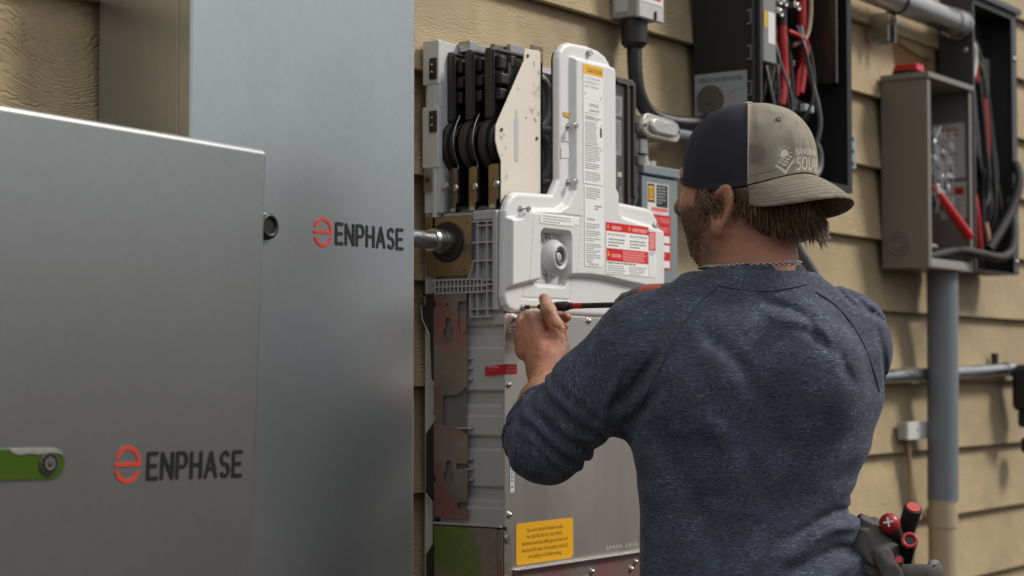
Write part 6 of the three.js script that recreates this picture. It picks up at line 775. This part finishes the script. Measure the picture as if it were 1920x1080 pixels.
// ---------- the driver in his hands ----------
{
  const X = 2.4526, Y = 1.506, zc = (z0, z1, r0, r1 = r0, n = 20) => cyl([X, Y, z0], [X, Y, z1], r0, r1, n);
  const g = onWall('cordless_drill', 'cordless drill with long bit extension held to a cover screw', 'drill', [X, 1.36, 0.46]);
  const b = part('bit', merge([zc(0.1845, 0.188, 0.0012, 0.0022, 8), zc(0.188, 0.1955, 0.0036, 0.0036, 6), zc(0.1955, 0.199, 0.0036, 0.0024, 6)]), mat(L(0.06, 0.06, 0.06), 0.35, 0.8), g); part('bit_shank', zc(0.199, 0.2145, 0.0023), mat(L(0.55, 0.36, 0.03), 0.4), b, 'yellow bit shank');
  const ch = part('bit_holder', merge([zc(0.2145, 0.244, 0.0042), zc(0.244, 0.25, 0.0056, 0.0078), zc(0.25, 0.268, 0.0078), zc(0.268, 0.274, 0.0078, 0.0058), zc(0.274, 0.28, 0.0052)]), M.black, g); part('red_band', zc(0.28, 0.299, 0.0047), M.red, ch, 'red band'); part('extension', zc(0.299, 0.366, 0.0044), M.black, ch);
  part('chuck', merge([zc(0.362, 0.374, 0.010, 0.018, 28), zc(0.374, 0.395, 0.019, 0.0235, 28), zc(0.395, 0.412, 0.0265, 0.0295, 28)]), mat(L(0.03, 0.03, 0.03), 0.45), g);
  const hd = part('motor_housing', merge([zc(0.412, 0.42, 0.029, 0.031, 28), zc(0.42, 0.495, 0.031, 0.031, 28), zc(0.495, 0.505, 0.031, 0.024, 28)]), mat(L(0.32, 0.045, 0.018), 0.45), g, 'orange-red motor housing'); part('housing_band', zc(0.452, 0.476, 0.0318, 0.0318, 28), M.black, hd);
  part('handle', merge([cyl([X, 1.482, 0.462], [X, 1.375, 0.466], 0.0165, 0.0155, 20)]), M.rubber, g); part('trigger', rbox(0.012, 0.026, 0.012, 0.004, X, 1.452, 0.443), M.redPlastic, g); part('battery_pack', rbox(0.066, 0.05, 0.1, 0.008, X, 1.352, 0.46), M.black, g);
}
// ---------- tool pouch on his hip ----------
const hip = [2.3571, 0, 0.6381], hipTurn = -54.68 * Math.PI / 180;
const fabric = mat(L(0.082, 0.076, 0.071), 0.85, 0, { bumpMap: rep(grime, 30), bumpScale: 0.0006 });
const local = (name, lab, cat, [x, y, z]) => { const v = new THREE.Vector3(x, y, z).applyAxisAngle(new THREE.Vector3(0, 1, 0), hipTurn); const g = thing(name, lab, cat, [hip[0] + v.x, y, hip[2] + v.z], hipTurn); origins.set(g, [x, y, z]); return g; };
{
  const g = local('tool_pouch', 'grey fabric tool pouch on the worker\u2019s hip, full of red and black tools', 'tool pouch', [0.21, 0.97, 0]);
  const rb = (c, h, r) => (x, y, z) => { const q = [Math.abs(x - c[0]) - h[0] + r, Math.abs(y - c[1]) - h[1] + r, Math.abs(z - c[2]) - h[2] + r]; return Math.hypot(Math.max(q[0], 0), Math.max(q[1], 0), Math.max(q[2], 0)) + Math.min(Math.max(...q), 0) - r; };
  const sh = (f) => (x, y, z) => f(x - 0.12 * (y - 1.1), y, z);
  const outer = sh(rb([0.216, 1.055, 0.0], [0.05, 0.095, 0.062], 0.03)), inner = sh(rb([0.216, 1.12, 0.0], [0.043, 0.12, 0.055], 0.026));
  const edge = (x, y, z) => y - (1.146 - 0.35 * (x - 0.216) + 0.18 * (z - 0.03) + 0.004 * Math.sin(x * 90 + z * 60));
  part('bag', fieldMesh((x, y, z) => Math.max(smax(outer(x, y, z), -inner(x, y, z), 0.004), edge(x, y, z)) - 0.0014 * fbm(x * 40, y * 14, z * 40, 3), [0.13, 0.94, -0.09], [0.31, 1.21, 0.09], 0.0042), fabric, g);
  const pocket = sh(rb([0.196, 1.045, 0.068], [0.028, 0.07, 0.018], 0.014)); part('front_pocket', fieldMesh((x, y, z) => pocket(x, y, z) - 0.001 * fbm(x * 50, y * 20, z * 50, 3), [0.14, 0.95, 0.03], [0.26, 1.14, 0.1], 0.004), fabric, g);
  part('pocket_flap', fieldMesh((x, y, z) => { const a = (x - 0.186) * 0.9 + (y - 1.132) * 0.43, b = (y - 1.132) * 0.9 - (x - 0.186) * 0.43, q = z - 0.072 + 22 * a * a + 4 * b * b + 0.003 * noise3(x * 70, y * 60, 3); return smax(Math.hypot(Math.max(Math.abs(a) - 0.003, 0), Math.max(Math.abs(b) - 0.017, 0)) - 0.0115, Math.abs(q) - 0.0026, 0.003); }, [0.15, 1.08, 0.05], [0.225, 1.18, 0.095], 0.003), fabric, g); part('pocket_seam', tube([[0.205, 1.115, 0.087], [0.207, 1.08, 0.0885], [0.203, 1.03, 0.089]], 0.0022, 20, 6), mat(L(0.04, 0.037, 0.035), 0.85), g);
  part('hip_pad', fieldMesh((x, y, z) => smin(ell([0.165, 1.152, 0.0], [0.034, 0.048, 0.06])(x, y, z), ell([0.186, 1.13, 0.005], [0.03, 0.05, 0.048])(x, y, z), 0.03) - 0.003 * Math.sin((x * 0.8 + y * 1.1) * 210 + 3 * noise3(x * 40, y * 40, z * 40)) * (0.4 + 0.6 * noise3(x * 30, y * 30, z * 20 + 4)) - 0.002 * fbm(x * 60, y * 40, z * 60, 3), [0.11, 1.07, -0.09], [0.25, 1.22, 0.09], 0.004), fabric, g); part('side_loop', new THREE.TorusGeometry(0.012, 0.0065, 10, 28).rotateY(0.9).translate(0.256, 1.122, 0.03), mat(L(0.13, 0.13, 0.135), 0.7), g);
}
function handTool(name, lab, end, axis, len, r, build) { const a = V(axis).normalize(), o = V(end), tail = o.clone().addScaledVector(a, -len), g = local(name, lab, 'screwdriver', tail.toArray()); build(g, end, a, tail.toArray()); return g; }
const along = (e, a, s) => [e[0] + a.x * s, e[1] + a.y * s, e[2] + a.z * s];
handTool('screwdriver', 'screwdriver with round red end marked by a white cross, in the pouch', [0.187, 1.199, 0.058], [-0.35, 0.62, 0.72], 0.12, 0.014, (g, e, a, t) => {
  part('grip', merge([cyl(t, along(e, a, -0.02), 0.010, 0.0135, 18)]), M.rubber, g); const s = part('end_cap', new THREE.SphereGeometry(0.0148, 24, 16).translate(...along(e, a, -0.012)), mat(L(0.30, 0.016, 0.014), 0.38), g, 'round red cap with a white cross');
  const bars = [box(0.0024, 0.0135, 0.0012), box(0.0135, 0.0024, 0.0013)].map((q) => q.rotateZ(0.15).applyQuaternion(new THREE.Quaternion().setFromUnitVectors(new THREE.Vector3(0, 0, 1), V([-0.32, 0.22, 0.92]).normalize())).translate(...along(along(e, a, -0.012), V([-0.32, 0.22, 0.92]).normalize(), 0.0147))); part('white_cross', merge(bars), M.white, s); });
handTool('screwdriver', 'tall black screwdriver with flat red end cap, standing highest in the pouch', [0.229, 1.214, 0.03], [0.12, 0.78, 0.6], 0.13, 0.0125, (g, e, a, t) => { part('grip', merge([cyl(t, along(e, a, -0.004), 0.0115, 0.0128, 20), new THREE.TorusGeometry(0.0105, 0.0023, 8, 24).applyQuaternion(new THREE.Quaternion().setFromUnitVectors(new THREE.Vector3(0, 0, 1), a)).translate(...along(e, a, -0.004))]), M.rubber, g); part('red_cap', cyl(along(e, a, -0.006), along(e, a, -0.0005), 0.0102, 0.0096, 24), mat(L(0.5, 0.035, 0.03), 0.5), g); });
handTool('screwdriver', 'black screwdriver with hollow red ring end, lowest of the large handles in the pouch', [0.216, 1.17, 0.062], [-0.1, 0.42, 0.9], 0.09, 0.013, (g, e, a, t) => { part('grip', cyl(t, along(e, a, -0.002), 0.0105, 0.0112, 18), M.black, g); part('red_ring', new THREE.TorusGeometry(0.0092, 0.0028, 10, 28).applyQuaternion(new THREE.Quaternion().setFromUnitVectors(new THREE.Vector3(0, 0, 1), a)).translate(...along(e, a, -0.001)), mat(L(0.42, 0.03, 0.025), 0.42), g); });
handTool('nut_driver', 'slim nut driver with small red dot on its end, low in the pouch', [0.199, 1.144, 0.07], [-0.1, 0.3, 0.95], 0.08, 0.007, (g, e, a, t) => { part('grip', cyl(t, along(e, a, -0.002), 0.007, 0.0075, 16), M.rubber, g); part('red_dot', cyl(along(e, a, -0.003), along(e, a, 0.0005), 0.0055, 0.005, 16), M.redPlastic, g); });
renderer.render(scene, camera);
